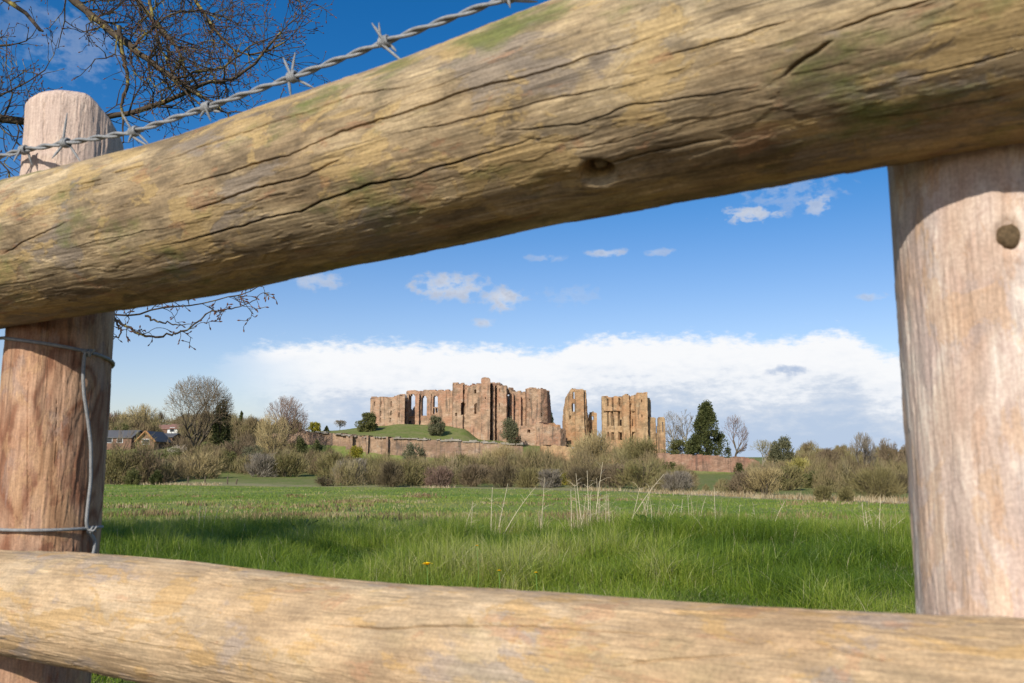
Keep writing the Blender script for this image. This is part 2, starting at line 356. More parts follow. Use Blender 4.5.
M['lf_dark'] = leaf_mat('dark_evergreen_leaves', (.060, .075, .022), (.15, .155, .05), 0.9, .35)
M['lf_mid'] = leaf_mat('olive_evergreen_leaves', (.115, .12, .036), (.21, .20, .07), 0.9, .35)
M['lf_grey'] = leaf_mat('grey_green_leaves', (0.13, .13, .065), (0.25, .235, .125), 0.9, .35)
M['lf_gorse'] = leaf_mat('yellow_gorse', (0.16, .16, .03), (0.46, .38, .03), 1.2)
M['lf_weed'] = leaf_mat('dock_leaves', (0.035, .085, .02), (0.07, .15, .035), 6)
M['stalk'] = plain('dry_stalk', (0.58, .49, .33), 0.8, 0.25, 14)
M['petal'] = plain('dandelion_petals', (0.85, .55, .01), 0.6, 0.15, 60)
M['stem'] = plain('green_stem', (0.12, .20, .04), 0.6, 0.2, 30)

# foreground tree bark: dark with yellow lichen
m, nt, b = new_mat('lichen_bark', 0.9, 0.15)
o_ = nt.obj(); n_ = nt.noise(o_, 5.5, 5, 0.7); n2_ = nt.noise(o_, 30, 3, 0.6)
c_ = nt.mix(n2_, (0.042, .031, .022), (0.11, .082, .058)); c_ = nt.mix(nt.sstep(n_, .53, .64, 0, .85), c_, (0.32, .26, .07)); nt.l.new(c_, b.inputs['Base Color'])
M['lichen'] = m
M['bud'] = plain('reddish_buds', (0.17, .075, .045), 0.7, 0.3, 12)

# grass blades: tint attribute picks the blade colour
def grass_mat(name, stops, trans=0.35, rough=0.5):
    m, nt, b = new_mat(name, rough, 0.3)
    a = nt.new('ShaderNodeAttribute', attribute_name='tint')
    c = nt.ramp(a.outputs['Fac'], stops); nt.l.new(c, b.inputs['Base Color'])
    t = nt.new('ShaderNodeBsdfTranslucent'); nt.l.new(c, t.inputs[0])
    mx = nt.new('ShaderNodeMixShader'); mx.inputs[0].default_value = trans
    nt.l.new(b.outputs[0], mx.inputs[1]); nt.l.new(t.outputs[0], mx.inputs[2]); nt.l.new(mx.outputs[0], nt.n['Material Output'].inputs[0])
    return m
M['grass'] = grass_mat('fresh_grass', [(0.0, (.075, .135, .012)), (0.3, (.165, .250, .022)), (0.65, (.30, .36, .045)), (0.9, (.42, .44, .10)), (1.0, (.58, .50, .28))], 0.45, 0.42)
M['field_grass'] = grass_mat('field_grass', [(0.0, (.17, .25, .035)), (0.45, (.25, .31, .05)), (0.78, (.34, .33, .085)), (1.0, (.48, .39, .20))], 0.4)
M['dry_grass'] = grass_mat('dry_grass', [(0.0, (.16, .10, .045)), (0.5, (.32, .23, .11)), (1.0, (.50, .41, .25))], 0.15, 0.8)

# ------------------------------------------------------------------ terrain
COLS = [(-300, [(30, 514), (125, 484), (150, 476), (180, 462), (200, 446), (260, 437), (330, 432), (600, 446), (3000, 457), (9000, 457.5)]),
        (160, [(30, 514), (125, 484), (150, 476), (180, 463), (200, 447), (260, 437), (330, 432), (600, 446), (3000, 457), (9000, 457.5)]),
        (260, [(30, 514), (118, 485), (150, 477), (185, 467), (203, 456), (209, 442), (260, 434), (330, 432), (600, 446), (3000, 457), (9000, 457.5)]),
        (330, [(30, 513.5), (115, 485.5), (150, 478), (190, 466), (204, 456), (208, 437), (240, 431), (330, 432), (600, 446), (3000, 457), (9000, 457.5)]),
        (385, [(30, 513), (110, 486), (145, 481), (190, 468), (204, 459), (208, 439), (231, 426.5), (260, 425), (400, 432), (600, 446), (3000, 457), (9000, 457.5)]),
        (400, [(30, 513), (110, 486), (145, 481), (190, 468), (204, 459), (208, 440), (231, 424.5), (260, 424), (400, 432), (600, 446), (3000, 457), (9000, 457.5)]),
        (445, [(30, 513), (108, 487), (145, 481), (190, 470), (204, 462), (208, 443), (229, 426.5), (260, 425), (400, 434), (600, 446), (3000, 457), (9000, 457.5)]),
        (462, [(30, 513), (106, 487), (145, 481), (190, 470), (204, 462), (208, 444), (225, 429), (260, 428), (400, 436), (600, 446), (3000, 457), (9000, 457.5)]),
        (482, [(30, 513), (102, 488), (145, 481), (190, 470), (204, 463), (208, 446), (219, 441), (235, 440), (260, 436), (400, 440), (600, 447), (3000, 457), (9000, 457.5)]),
        (540, [(30, 513), (93, 489), (140, 480), (190, 470), (204, 465), (208, 461), (222, 447), (240, 443), (400, 446), (600, 450), (3000, 457), (9000, 457.5)]),
        (600, [(30, 513), (82, 491), (140, 480), (190, 471), (204, 467), (208, 465), (230, 455), (250, 452), (400, 452), (600, 454), (3000, 457), (9000, 457.5)]),
        (690, [(30, 513), (66, 495), (95, 489.5), (130, 483), (204, 473.5), (208, 463), (230, 459), (400, 457), (600, 457), (3000, 457.2), (9000, 457.5)]),
        (760, [(30, 513), (60, 498), (90, 492), (130, 484), (204, 474), (208, 470), (230, 465), (400, 460), (600, 458.5), (3000, 457.2), (9000, 457.5)]),
        (900, [(30, 513), (50, 503), (80, 495), (130, 485), (200, 475), (400, 464), (600, 460), (3000, 457.2), (9000, 457.5)]),
        (1500, [(30, 513), (50, 503), (80, 495), (130, 485), (200, 475), (400, 464), (600, 460), (3000, 457.2), (9000, 457.5)])]
def _colz(c, Y):
    k = COLS[c][1]; ys = [0, 8.0] + [a for a, _ in k]; zs = [0.0, 0.0] + [CAM_H - (p - 458) / F_PX * a for a, p in k]
    return np.interp(Y, ys, zs)
def gz(X, Y):
    X = np.asarray(X, float); Y = np.asarray(Y, float); X, Y = np.broadcast_arrays(X, Y)
    Yc = np.maximum(Y, 0.5); px = np.clip(512 + F_PX * X / Yc, -300, 1500)
    z = np.zeros(X.shape)
    for i in range(len(COLS) - 1):
        a, b_ = COLS[i][0], COLS[i + 1][0]
        m_ = (px >= a) & (px <= b_)
        if m_.any():
            t = (px[m_] - a) / (b_ - a); t = t * t * (3 - 2 * t)
            z[m_] = _colz(i, Yc[m_]) * (1 - t) + _colz(i + 1, Yc[m_]) * t
    z = z + 0.12 * (fbm(X / 3.1, Y / 3.1, seed=3) - .5) * np.clip(Yc / 6, 0, 1) + 0.30 * (fbm(X / 14., Y / 14., seed=5) - .5) * np.clip((Yc - 14) / 40, 0, 1) * np.clip((190 - Yc) / 30, 0, 1)
    z = z + 0.11 * np.exp(-((X - 1.6) / 1.1) ** 2 - ((Y - 8.3) / 1.3) ** 2)
    return np.where(Y < 0.5, 0.0, z)
def g1(X, Y): return float(gz(np.array([X]), np.array([Y]))[0])
EDGE = lambda px: np.interp(px, [-300, 110, 520, 690, 900, 1500], [130, 124, 92, 66, 50, 50])
# polar sheet round the camera, out to the horizon
rad = np.concatenate([[0.4], np.geomspace(0.8, 14, 60), np.linspace(14.6, 130, 90), np.linspace(131.5, 290, 90), np.geomspace(295, 12000, 50)])
angf = np.radians(np.concatenate([np.linspace(-40, 40, 321), np.linspace(42, 318, 140)]))
A_, R_ = np.meshgrid(angf, rad); X_ = R_ * np.sin(A_); Y_ = R_ * np.cos(A_); Z_ = gz(X_, Y_)
nr, na = X_.shape; i = np.arange(nr - 1)[:, None] * na; j = np.arange(na)[None]; j2 = (j + 1) % na
Fg = np.stack([i + j, i + na + j, i + na + j2, i + j2], -1).reshape(-1, 4)
Vg = np.stack([X_, Y_, Z_], -1).reshape(-1, 3); cen = len(Vg); Vg = np.vstack([Vg, [[0, 0, 0]]])
Ft = np.array([[cen, (k + 1) % na, k][::-1] for k in range(na)])
pxg = 512 + F_PX * X_ / np.maximum(Y_, .5); ed = EDGE(pxg)
fld = np.clip((Y_ - 11) / 5, 0, 1) * np.clip((ed - Y_) / 3 + .5, 0, 1)          # rough meadow
strip = np.exp(-((Y_ - ed - 7) / 7.0) ** 2) * (0.35 + 0.65 * np.clip((pxg - 620) / 60, 0, 1)) * np.clip(Y_ - ed + 1, 0, 1)
strip = strip + 0.9 * np.clip((fbm(pxg / 40., 3.3, seed=88) - .46) / .1, 0, 1) * np.exp(-((Y_ - ed - 2) / 2.5) ** 2) * np.clip((620 - pxg) / 60, 0, 1)
mm, nt, b = new_mat('meadow_ground', 0.95, 0.1)
o_ = nt.obj(); af = nt.new('ShaderNodeAttribute', attribute_name='field').outputs['Fac']; ast = nt.new('ShaderNodeAttribute', attribute_name='strip').outputs['Fac']
nA = nt.noise(o_, 0.09, 5, 0.65); nB = nt.noise(o_, 0.5, 5, 0.7); nC = nt.noise(o_, 6, 4, 0.7)
base = nt.mix(nt.sstep(nB, .35, .65), (.13, .175, .035), (.20, .20, .07))
fcol = nt.mix(nt.sstep(nA, .40, .58), (.145, .215, .036), (.235, .255, .07))
fcol = nt.mix(nt.sstep(nB, .56, .70, 0, .5), fcol, (.28, .22, .10)); fcol = nt.mix(nt.sstep(nC, .45, .7, 0, .35), fcol, (.06, .10, .016))
base = nt.mix(nt.sstep(nt.noise(o_, .22, 6, .75), .45, .62, 0, .6), base, (.24, .21, .09)); base = nt.mix(nt.sstep(nt.noise(o_, 1.1, 5, .75), .5, .64, 0, .5), base, (.07, .10, .02)); ay = nt.new('ShaderNodeAttribute', attribute_name='path').outputs['Fac']; base = nt.mix(ay, base, nt.mix(nC, (.055, .042, .030), (.10, .078, .055))); c_ = nt.mix(af, base, fcol)  # 'path' is unseen dark earth, added to cut light bounced up under the rails
c_ = nt.mix(nt.math('MULTIPLY', ast, nt.sstep(nB, .25, .5), clamp=True), c_, nt.mix(nC, (.38, .28, .17), (.52, .42, .28)))
nt.l.new(c_, b.inputs['Base Color'])
bp = nt.new('ShaderNodeBump'); bp.inputs['Strength'].default_value = 0.5; bp.inputs['Distance'].default_value = 0.15
nt.l.new(nt.noise(o_, 5, 5, 0.7), bp.inputs['Height']); nt.l.new(bp.outputs[0], b.inputs['Normal'])
g = obj('ground', Vg, [Fg, Ft], mm, None, True, {'path': np.append((np.clip((1.3 - Y_) / .5, 0, 1) * np.clip((Y_ + 6) / 2, 0, 1)).ravel(), 1), 'field': np.append(fld.ravel(), 0), 'strip': np.append(np.clip(strip, 0, 1).ravel(), 0)})  # 'path' weight: out-of-view ground by the fence, added to darken the rail undersides
tag(g, kind='structure')

# ------------------------------------------------------------------ castle
def masonry(path, pyt, pyb, mat, name, parent, t=1.4, cell=0.27, holes=(), closed=False, jit=0.09, ragged=0.35, seed=0, zcap=None):
    """ruined stone wall along plan points (px, Y); pyt/pyb = outline of top and foot as (px, py) points read at the wall's own distance;
    holes are openings (px0, px1, py0, py1, arched)"""
    P = np.array([[at(px, 440, Y)[0], Y] for px, Y in path])
    if closed: P = np.vstack([P, P[:1]])
    seg = np.linalg.norm(np.diff(P, axis=0), axis=1); L = np.concatenate([[0], np.cumsum(seg)])
    us = np.concatenate([np.linspace(L[k], L[k + 1], max(2, int(round(seg[k] / cell)) + 1))[:-1] for k in range(len(seg))] + [[L[-1]]])
    nu = len(us) - 1
    X = np.interp(us, L, P[:, 0]); Y = np.interp(us, L, P[:, 1])
    # mitred normals
    Tn = np.diff(P, axis=0) / seg[:, None]; Nn = np.stack([-Tn[:, 1], Tn[:, 0]], 1)   # left of travel = away from camera for left-to-right paths
    NV = np.zeros((len(P), 2))
    for k in range(len(P)):
        a = Nn[k - 1] if k > 0 else (Nn[-1] if closed else Nn[0]); c = Nn[k] if k < len(Nn) else (Nn[0] if closed else Nn[-1])
        n = a + c; n /= np.linalg.norm(n) + 1e-9; NV[k] = n / max(.5, n.dot(a))
    NX = np.interp(us, L, NV[:, 0]); NY = np.interp(us, L, NV[:, 1])
    NYm = np.array([Nn[min(len(seg) - 1, int(np.searchsorted(L, x_, 'right') - 1)), 1] for x_ in (us[:-1] + us[1:]) / 2])
    um = (us[:-1] + us[1:]) / 2; Xm = np.interp(um, L, P[:, 0]); Ym = np.interp(um, L, P[:, 1])
    pxm = 512 + F_PX * Xm / Ym * 1.0
    def z_of(py, Yv): 
        v = (341.5 - py) / F_PX
        return CAM_H + Yv * (math.sin(PITCH) + v * math.cos(PITCH)) / (math.cos(PITCH) - v * math.sin(PITCH))
    def px_of(Xv, Yv, py):
        v = (341.5 - py) / F_PX
        return 512 + F_PX * Xv / Yv * (math.cos(PITCH) - v * math.sin(PITCH))
    pxm = px_of(Xm, Ym, 420.0)
    zt = z_of(np.interp(pxm, [a for a, _ in pyt], [c for _, c in pyt]), Ym)
    zb = z_of(np.interp(pxm, [a for a, _ in pyb], [c for _, c in pyb]), Ym)
    zt = zt + ragged * 1.6 * (vnoise(um * .9, um * 0 + seed, 0, seed) - .5) + ragged * 1.4 * (np.floor(vnoise(um * .45, um * 0 + 3.3, 0, seed + 5) * 4) / 4 - .4)
    z0 = float(zb.min()); nz = max(2, int(math.ceil((zt.max() - z0) / cell)) + 1)
    zs = z0 + np.arange(nz + 1) * cell; zm = (zs[:-1] + zs[1:]) / 2
    S = (zm[None] < zt[:, None]) & (zm[None] > zb[:, None] - (1.2 if name != 'capping' else .15))
    pyc = 458 - 0 * zm
    for (h0, h1, p0, p1, arch) in holes:
        inx = (pxm >= h0) & (pxm <= h1) & ((NYm > .2) if closed else True)
        zt_h = z_of(p0, Ym); zb_h = z_of(p1, Ym)
        if arch:
            q = np.clip(np.abs(pxm - (h0 + h1) / 2) / max(1e-6, (h1 - h0) / 2), 0, 1); zt_h = zt_h - (zt_h - z_of(p0 + (h1 - h0) * .5, Ym)) * (1 - np.sqrt(1 - q * q))
        S &= ~(inx[:, None] & (zm[None] < zt_h[:, None]) & (zm[None] > zb_h[:, None]))
    J = lambda s: (vnoise(us[:, None] * 1.3, zs[None] * 1.3, s, seed + s) - .5) * 2 * jit + 0 * zs[None]
    jz = (vnoise(us[:, None] * 2.1, zs[None] * 2.1, 7., seed + 9) - .5) * 2 * jit
    if closed: jz[-1] = jz[0]
    j0 = J(1); j1 = J(2)
    if closed: j0[-1] = j0[0]; j1[-1] = j1[0]
    Zg = zs[None] + jz
    out = np.stack([X[:, None] + NX[:, None] * j0, Y[:, None] + NY[:, None] * j0, Zg], -1)
    inn = np.stack([X[:, None] + NX[:, None] * (t + j1), Y[:, None] + NY[:, None] * (t + j1), Zg], -1)
    V = np.concatenate([out.reshape(-1, 3), inn.reshape(-1, 3)]); n1 = nz + 1; off = len(out.reshape(-1, 3))
    ii, kk = np.nonzero(S); a = ii * n1 + kk; b2 = (ii + 1) * n1 + kk; c2 = b2 + 1; d2 = a + 1
    Q = [np.stack([a, b2, c2, d2], 1), np.stack([a, d2, c2, b2], 1) + off]
    def border(mask, v0, v1):
        Q.append(np.stack([v0[mask], v1[mask], v1[mask] + off, v0[mask] + off], 1))
    up = np.ones(len(ii), bool); up[kk < nz - 1] = ~S[ii[kk < nz - 1], kk[kk < nz - 1] + 1]; border(up, d2, c2)
    dn = np.ones(len(ii), bool); dn[kk > 0] = ~S[ii[kk > 0], kk[kk > 0] - 1]; border(dn, b2, a)
    SL = np.roll(S, 1, 0); SR = np.roll(S, -1, 0)
    if not closed: SL[0] = False; SR[-1] = False
    border(~SL[ii, kk], a, d2); border(~SR[ii, kk], c2, b2)
    F = np.concatenate(Q)
    used = np.unique(F); mp = np.zeros(len(V), np.int64); mp[used] = np.arange(len(used))
    return obj(name, V[used], mp[F], mat, parent, False)

YC = 235
castle = thing('castle_ruin', at(440, 426, 236), 'long ruined red sandstone castle with hall windows and towers, standing on the grassy mound', 'castle')
# western tower (left end)
masonry([(369.5, 238), (397, 234), (397.5, 233), (404, 233), (406, 245), (371, 248)], [(369, 398.5), (374, 397.5), (395, 397.5), (397, 395.5), (405, 395), (405.5, 399)], [(369, 430), (406, 430)], M['stone'], 'corner_tower', castle, 1.6,
        holes=[(379.6, 381.4, 401, 407, 1), (390.3, 392, 401, 407, 1), (379.4, 381.2, 411.5, 416, 0), (390, 391.8, 410.5, 416, 0), (379.2, 380.8, 418, 422.5, 0), (389.5, 391.2, 418, 422.5, 0), (373.5, 375, 402, 406, 0), (398.2, 399.6, 412, 417, 0)], closed=True, seed=11)
# great hall wall with tall open windows, and its lower rear wall seen through them
masonry([(405.5, 239), (452, 236)], [(405, 392), (408, 390.5), (420, 391), (432, 390), (452, 390.5)], [(405, 429), (452, 430)], M['stone'], 'great_hall_wall', castle, 1.5,
        holes=[(409.8, 414.4, 394, 415.5, 1), (421.6, 426.2, 395.5, 416, 1), (433.2, 437.6, 395.5, 406.6, 1), (433.2, 435.2, 408, 414, 0), (436, 437.8, 408, 413, 0), (408.8, 411.6, 420.5, 424.5, 1), (435.3, 435.7, 395, 406, 0)], seed=21, ragged=.25)
masonry([(404, 250), (454, 250)], [(404, 407), (412, 410), (414, 407), (418, 416), (430, 416), (440, 412), (454, 411)], [(404, 432), (454, 432)], M['stone'], 'rear_hall_wall', castle, 1.4, seed=25)
for a, c in ((405.6, 408.2), (416.6, 418.6), (428.6, 430.6), (440, 442)):
    masonry([(a, 237.2), (c, 237.0), (c, 238.8), (a, 239)], [(a, 393), (c, 393.5)], [(a, 429), (c, 429)], M['stone'], 'buttress', castle, 0.3, closed=True, seed=int(a), ragged=.2)
masonry([(443, 237.9), (451.5, 237.4)], [(443, 416.2), (452, 416.2)], [(443, 417.6), (452, 417.6)], M['stone'], 'string_course', castle, 0.4, ragged=0)
masonry([(408, 238.4), (443, 236.2)], [(408, 416.4), (443, 416.6)], [(408, 416.4), (443, 416.6)], M['stone'], 'string_course', castle, 0.35, ragged=0)
# great tower block beside the hall
masonry([(452, 233), (453, 231.5), (462.5, 231), (463.5, 232), (474, 231.5), (481, 231), (481.5, 236), (481.5, 245), (453, 246)],
        [(451, 385), (453, 383.4), (462, 383.6), (464, 386), (472, 386.4), (475, 385), (482, 384.4)], [(451, 434), (462, 436), (482, 445)], M['stone'], 'great_tower', castle, 1.5,
        holes=[(461, 465.2, 402.3, 415.2, 1), (474.4, 477.6, 403, 413.6, 1), (462.8, 464.6, 389.2, 393.4, 0), (474.6, 476.6, 389.0, 393.2, 1), (455.3, 457, 413.2, 415.6, 0), (465.5, 466.5, 388, 390, 0)], closed=True, seed=33, ragged=.4)
masonry([(481, 229.0), (489.8, 228.6), (490, 236), (481, 236)], [(481, 379.5), (482, 377.8), (489, 378.2), (490, 380)], [(480, 446), (490, 446)], M['stone'], 'stair_turret', castle, 0.8, closed=True, seed=35, ragged=.2, holes=[(484.6, 485.6, 397, 399, 0)])
masonry([(490.2, 234), (492, 231), (494.6, 230.6), (495, 233.2), (496.4, 233.4), (497, 230.8), (506.5, 230.4), (507.4, 233), (507.4, 246), (490.2, 246)], [(489, 384.6), (498, 383.2), (504, 384.3), (506.8, 387), (508, 389)], [(489, 446), (508, 447)], M['stone'], 'south_tower', castle, 1.3, closed=True, seed=37, ragged=.4,
        holes=[(499, 500.2, 388.5, 392, 0), (498.6, 500, 403, 406, 0), (489.6, 490.5, 400, 436, 0), (494.9, 496.4, 417, 438, 0)])
# range running right to the polygonal tower
masonry([(507.6, 237), (509.2, 237), (509.6, 234.2), (525.4, 234.6)], [(507, 390), (511, 389.2), (516, 390.6), (519, 390), (522, 391.5), (526, 390)], [(507, 447), (526, 447)], M['stone'], 'state_range_wall', castle, 1.2,
        holes=[(507.4, 509.3, 394, 404.5, 0), (507.2, 509, 411, 418.5, 0), (513.6, 515.2, 401, 405.5, 0), (519.2, 520.4, 396, 400, 0), (513.8, 515, 410, 413, 0)], seed=41, ragged=.4)
masonry([(512, 233.4), (513.6, 233.2), (513.6, 234.6)], [(512, 393), (514, 393)], [(512, 440), (514, 440)], M['stone'], 'buttress', castle, 0.5, seed=42, ragged=.1)
masonry([(519, 233.4), (521, 233.2), (521, 234.6)], [(519, 396), (521, 396)], [(519, 440), (521, 440)], M['stone'], 'buttress', castle, 0.5, seed=43, ragged=.1)
masonry([(508, 246), (527, 247)], [(507, 396), (527, 398)], [(507, 447), (527, 447)], M['stone'], 'rear_range_wall', castle, 1.2, seed=44)
masonry([(525.4, 235), (527.2, 232), (533, 230.4), (541, 230.4), (547.6, 232), (549.8, 235), (551.5, 238.5), (546, 242), (530, 242)], [(524, 390), (526, 389), (532, 388.5), (545, 389), (549.6, 391), (550.2, 396), (551, 409), (553, 416), (555, 425)], [(524, 445), (556, 445)], M['stone'], 'polygonal_tower', castle, 1.3, closed=True, seed=47, ragged=.25,
        holes=[(540.6, 542.2, 412.6, 416, 1), (528.6, 529.8, 399, 402, 0)])
masonry([(519.5, 227), (536, 226), (536.4, 225.2), (549.5, 225.2), (560.5, 226), (566, 228)], [(519, 425.5), (531, 424), (536, 423.6), (550, 424.4), (551, 426), (557, 426.4), (560.5, 427.4), (562, 428.6), (565, 430), (567, 432)], [(519, 448), (567, 449)], M['stone'], 'lower_wall', castle, 4.0, seed=51, ragged=.35,
        holes=[(527.6, 530.4, 430, 433, 0)])
masonry([(549.6, 227), (560.5, 228)], [(549, 425), (553, 423.5), (560.8, 425.5)], [(549, 447), (561, 447)], M['stone_ochre'], 'lower_wall', castle, 3.0, seed=52)

frag = thing('ruined_tower', at(577, 440, 234), 'tall narrow isolated tower fragment with two small openings, standing apart in the ruin gap', 'ruin')
masonry([(562.6, 236), (566, 233.5), (571, 232), (586.6, 232.6), (589.6, 234.5)], [(562.5, 424), (563.2, 410), (565.5, 398), (568, 393.5), (571.5, 389.4), (579, 388.6), (586.4, 390), (587.2, 404), (587.6, 412), (588.8, 420), (590, 428)], [(562, 447), (590, 447)], M['stone_ochre'], 'tower_wall', frag, 1.5, seed=61, ragged=.35,
        holes=[(572.4, 574.8, 391.5, 399, 1), (572, 574.4, 403, 411.5, 1), (569.4, 570.6, 415, 419, 0)])
masonry([(575.5, 231.3), (584.5, 231.5), (584.8, 233)], [(575, 390), (585, 390.4)], [(575, 446), (585, 446)], M['stone_ochre'], 'buttress', frag, 0.9, seed=62, ragged=.2)
stub = thing('arch_stub', at(593, 440, 236), 'short round-topped stub of masonry standing just right of the isolated tower fragment', 'ruin')
masonry([(589.2, 237), (597.2, 237)], [(589, 415), (590.4, 412.4), (593.5, 411.4), (596, 412.8), (597.4, 416)], [(589, 447), (597.5, 447)], M['stone_ochre'], 'stub_wall', stub, 1.6, seed=65, ragged=.12, holes=[(592, 593.6, 416, 420, 0)])

leic = thing('residential_block', at(630, 450, 232), 'tall roofless ochre block with rows of large windows and a square turret', 'ruin')
rows = []
for c0, c1 in ((606.6, 609.4), (611.2, 614), (618, 621.6), (631.2, 635.4)):
    rows += [(c0, c1, 411.6, 426, 0), (c0, c1, 431.6, 440, 0)]
rows += [(607, 609, 398.5, 406.5, 0), (612, 613.8, 397.4, 406.8, 0), (618.4, 620.4, 398, 406.6, 0), (631.6, 632.6, 399, 405, 0)]
masonry([(602, 233), (602.4, 230.6), (622, 230.2), (624, 229), (630, 229), (631, 230.2), (638, 230), (638, 240), (602.5, 241)], [(601, 398), (604, 396.4), (611, 397.2), (616, 395.6), (621, 397.4), (623, 396), (627, 394.4), (630.4, 396), (634, 396.8), (638, 396.4)], [(601, 450), (638, 452)], M['stone_ochre'], 'window_wall', leic, 0.9, closed=True, seed=71, ragged=.35, holes=rows)
masonry([(604, 230.0), (637.4, 229.6)], [(604, 410.2), (637.4, 410.4)], [(604, 410.6), (637.4, 410.8)], M['stone_ochre'], 'string_course', leic, 0.35, ragged=0)
masonry([(636.8, 227.4), (648.2, 227), (648.2, 236), (637, 236)], [(636.8, 393.8), (637.6, 392.6), (647.6, 392.8), (648.4, 394)], [(636, 454), (649, 455)], M['stone_ochre'], 'square_turret', leic, 1.0, closed=True, seed=73, ragged=.12,
        holes=[(641.6, 643, 400, 403, 0), (641.6, 643, 415, 418, 0)])
masonry([(648.4, 231.4), (651.4, 232.4), (651.6, 238)], [(648, 397), (650, 398.6), (651.6, 402), (651.9, 417)], [(648, 455), (652, 455)], M['stone_ochre'], 'side_wall', leic, 1.0, seed=75, ragged=.2)
masonry([(648.8, 229.4), (656, 229.8), (656, 233)], [(648.5, 418.6), (650.5, 416.6), (654, 417), (656, 419.4)], [(648, 456), (657, 456)], M['stone_ochre'], 'ruined_pier', leic, 1.2, seed=77, ragged=.2)
masonry([(655.8, 230.6), (657.6, 230.6), (665.6, 230.6)], [(655.8, 434), (657.4, 432.6), (657.9, 419.4), (660, 417.4), (664.6, 417.8), (665.8, 420)], [(655, 457), (666, 457)], M['stone_ochre'], 'ruined_pier', leic, 1.4, seed=78, ragged=.2, holes=[(662, 663.4, 422, 432, 0)])

# outer walls
wl = thing('curtain_wall', at(390, 459, 205), 'long weathered curtain wall with grey top running below the castle mound, left half of the picture', 'wall')
masonry([(255, 209), (300, 206.5), (349.6, 206), (350.2, 204), (352.4, 204), (352.8, 205.6)], [(255, 436), (280, 433.5), (298, 434), (303, 431.8), (311, 432.2), (330, 432.4), (345, 433.6), (352, 436.2), (353, 436)], [(255, 460), (353, 460)], M['stone_wall'], 'wall_section', wl, 1.6, seed=81, ragged=.3)
masonry([(352.8, 205.6), (366, 205.2), (366.2, 204.4), (368, 204.4), (368.2, 205.2), (386, 204.8), (386.3, 203.8), (388, 203.8), (388.4, 204.8), (430, 204.6), (500, 204.6), (523, 205)], [(352, 436), (366, 436.4), (388, 437.4), (420, 439), (440, 440), (470, 441.4), (500, 443), (523, 444.6)], [(352, 462), (523, 466)], M['stone_wall'], 'wall_section', wl, 1.6, seed=83, ragged=.22)
masonry([(303, 206.2), (352, 205.0), (388.4, 204.2), (523, 204.4)], [(303, 431.5), (330, 432.1), (352, 435.8), (388, 437.1), (420, 438.6), (470, 441.1), (523, 444.2)], [(303, 431.9), (330, 432.5), (352, 436.2), (388, 437.5), (420, 439.0), (470, 441.5), (523, 444.6)], M['capping'], 'capping', wl, 2.3, seed=84, ragged=.35)
wr = thing('retaining_wall', at(565, 466, 212), 'low terraced sandstone retaining wall in front of the ruin gap, half hidden by willow', 'wall')
masonry([(540, 213), (541.5, 210.6), (545, 210.4), (590, 210.6), (640, 211), (650, 212)], [(540, 446), (545, 445.4), (560, 446), (590, 447.6), (620, 450), (650, 452)], [(540, 468), (650, 470)], M['stone_ochre'], 'wall_section', wr, 3.0, seed=87, ragged=.25)
masonry([(540.5, 209.4), (575, 209.6), (650, 210)], [(540, 453.6), (650, 456)], [(540, 468), (650, 470)], M['stone_ochre'], 'wall_base', wr, 0.9, seed=88, ragged=.15)
wp = thing('boundary_wall', at(700, 473, 205), 'pinkish red boundary wall stepping down right of the ruins, below the big conifer', 'wall')
masonry([(649, 206), (700, 205), (727, 205), (740, 205.6), (756, 206), (764, 207)], [(649, 453.4), (660, 453), (690, 454.4), (715, 456), (727, 457.4), (740, 456.6), (752, 458.4), (756, 461), (759, 464.6), (764, 467)], [(649, 477), (764, 478)], M['stone_pink'], 'wall_section', wp, 1.4, seed=91, ragged=.22)
wq = thing('broken_wall', at(815, 473, 207), 'low broken stretch of wall with a pale stub at its left end, at the far right', 'wall')
masonry([(800, 207), (809, 207.4), (836, 208)], [(800, 465), (803, 462.4), (807, 463.4), (809, 467), (822, 466.4), (836, 468.4)], [(800, 478), (836, 478)], M['stone_wall'], 'wall_section', wq, 1.2, seed=93, ragged=.2)
wz = thing('garden_wall', at(182, 450, 190), 'small pale rubble wall below the white house, left of the big bare tree trunk', 'wall')
masonry([(168, 190), (180, 189), (188, 188.5)], [(168, 448), (176, 446.5), (181, 445), (188, 444.6)], [(168, 452), (188, 452)], M['capping'], 'wall_section', wz, .8, seed=95, ragged=.4)

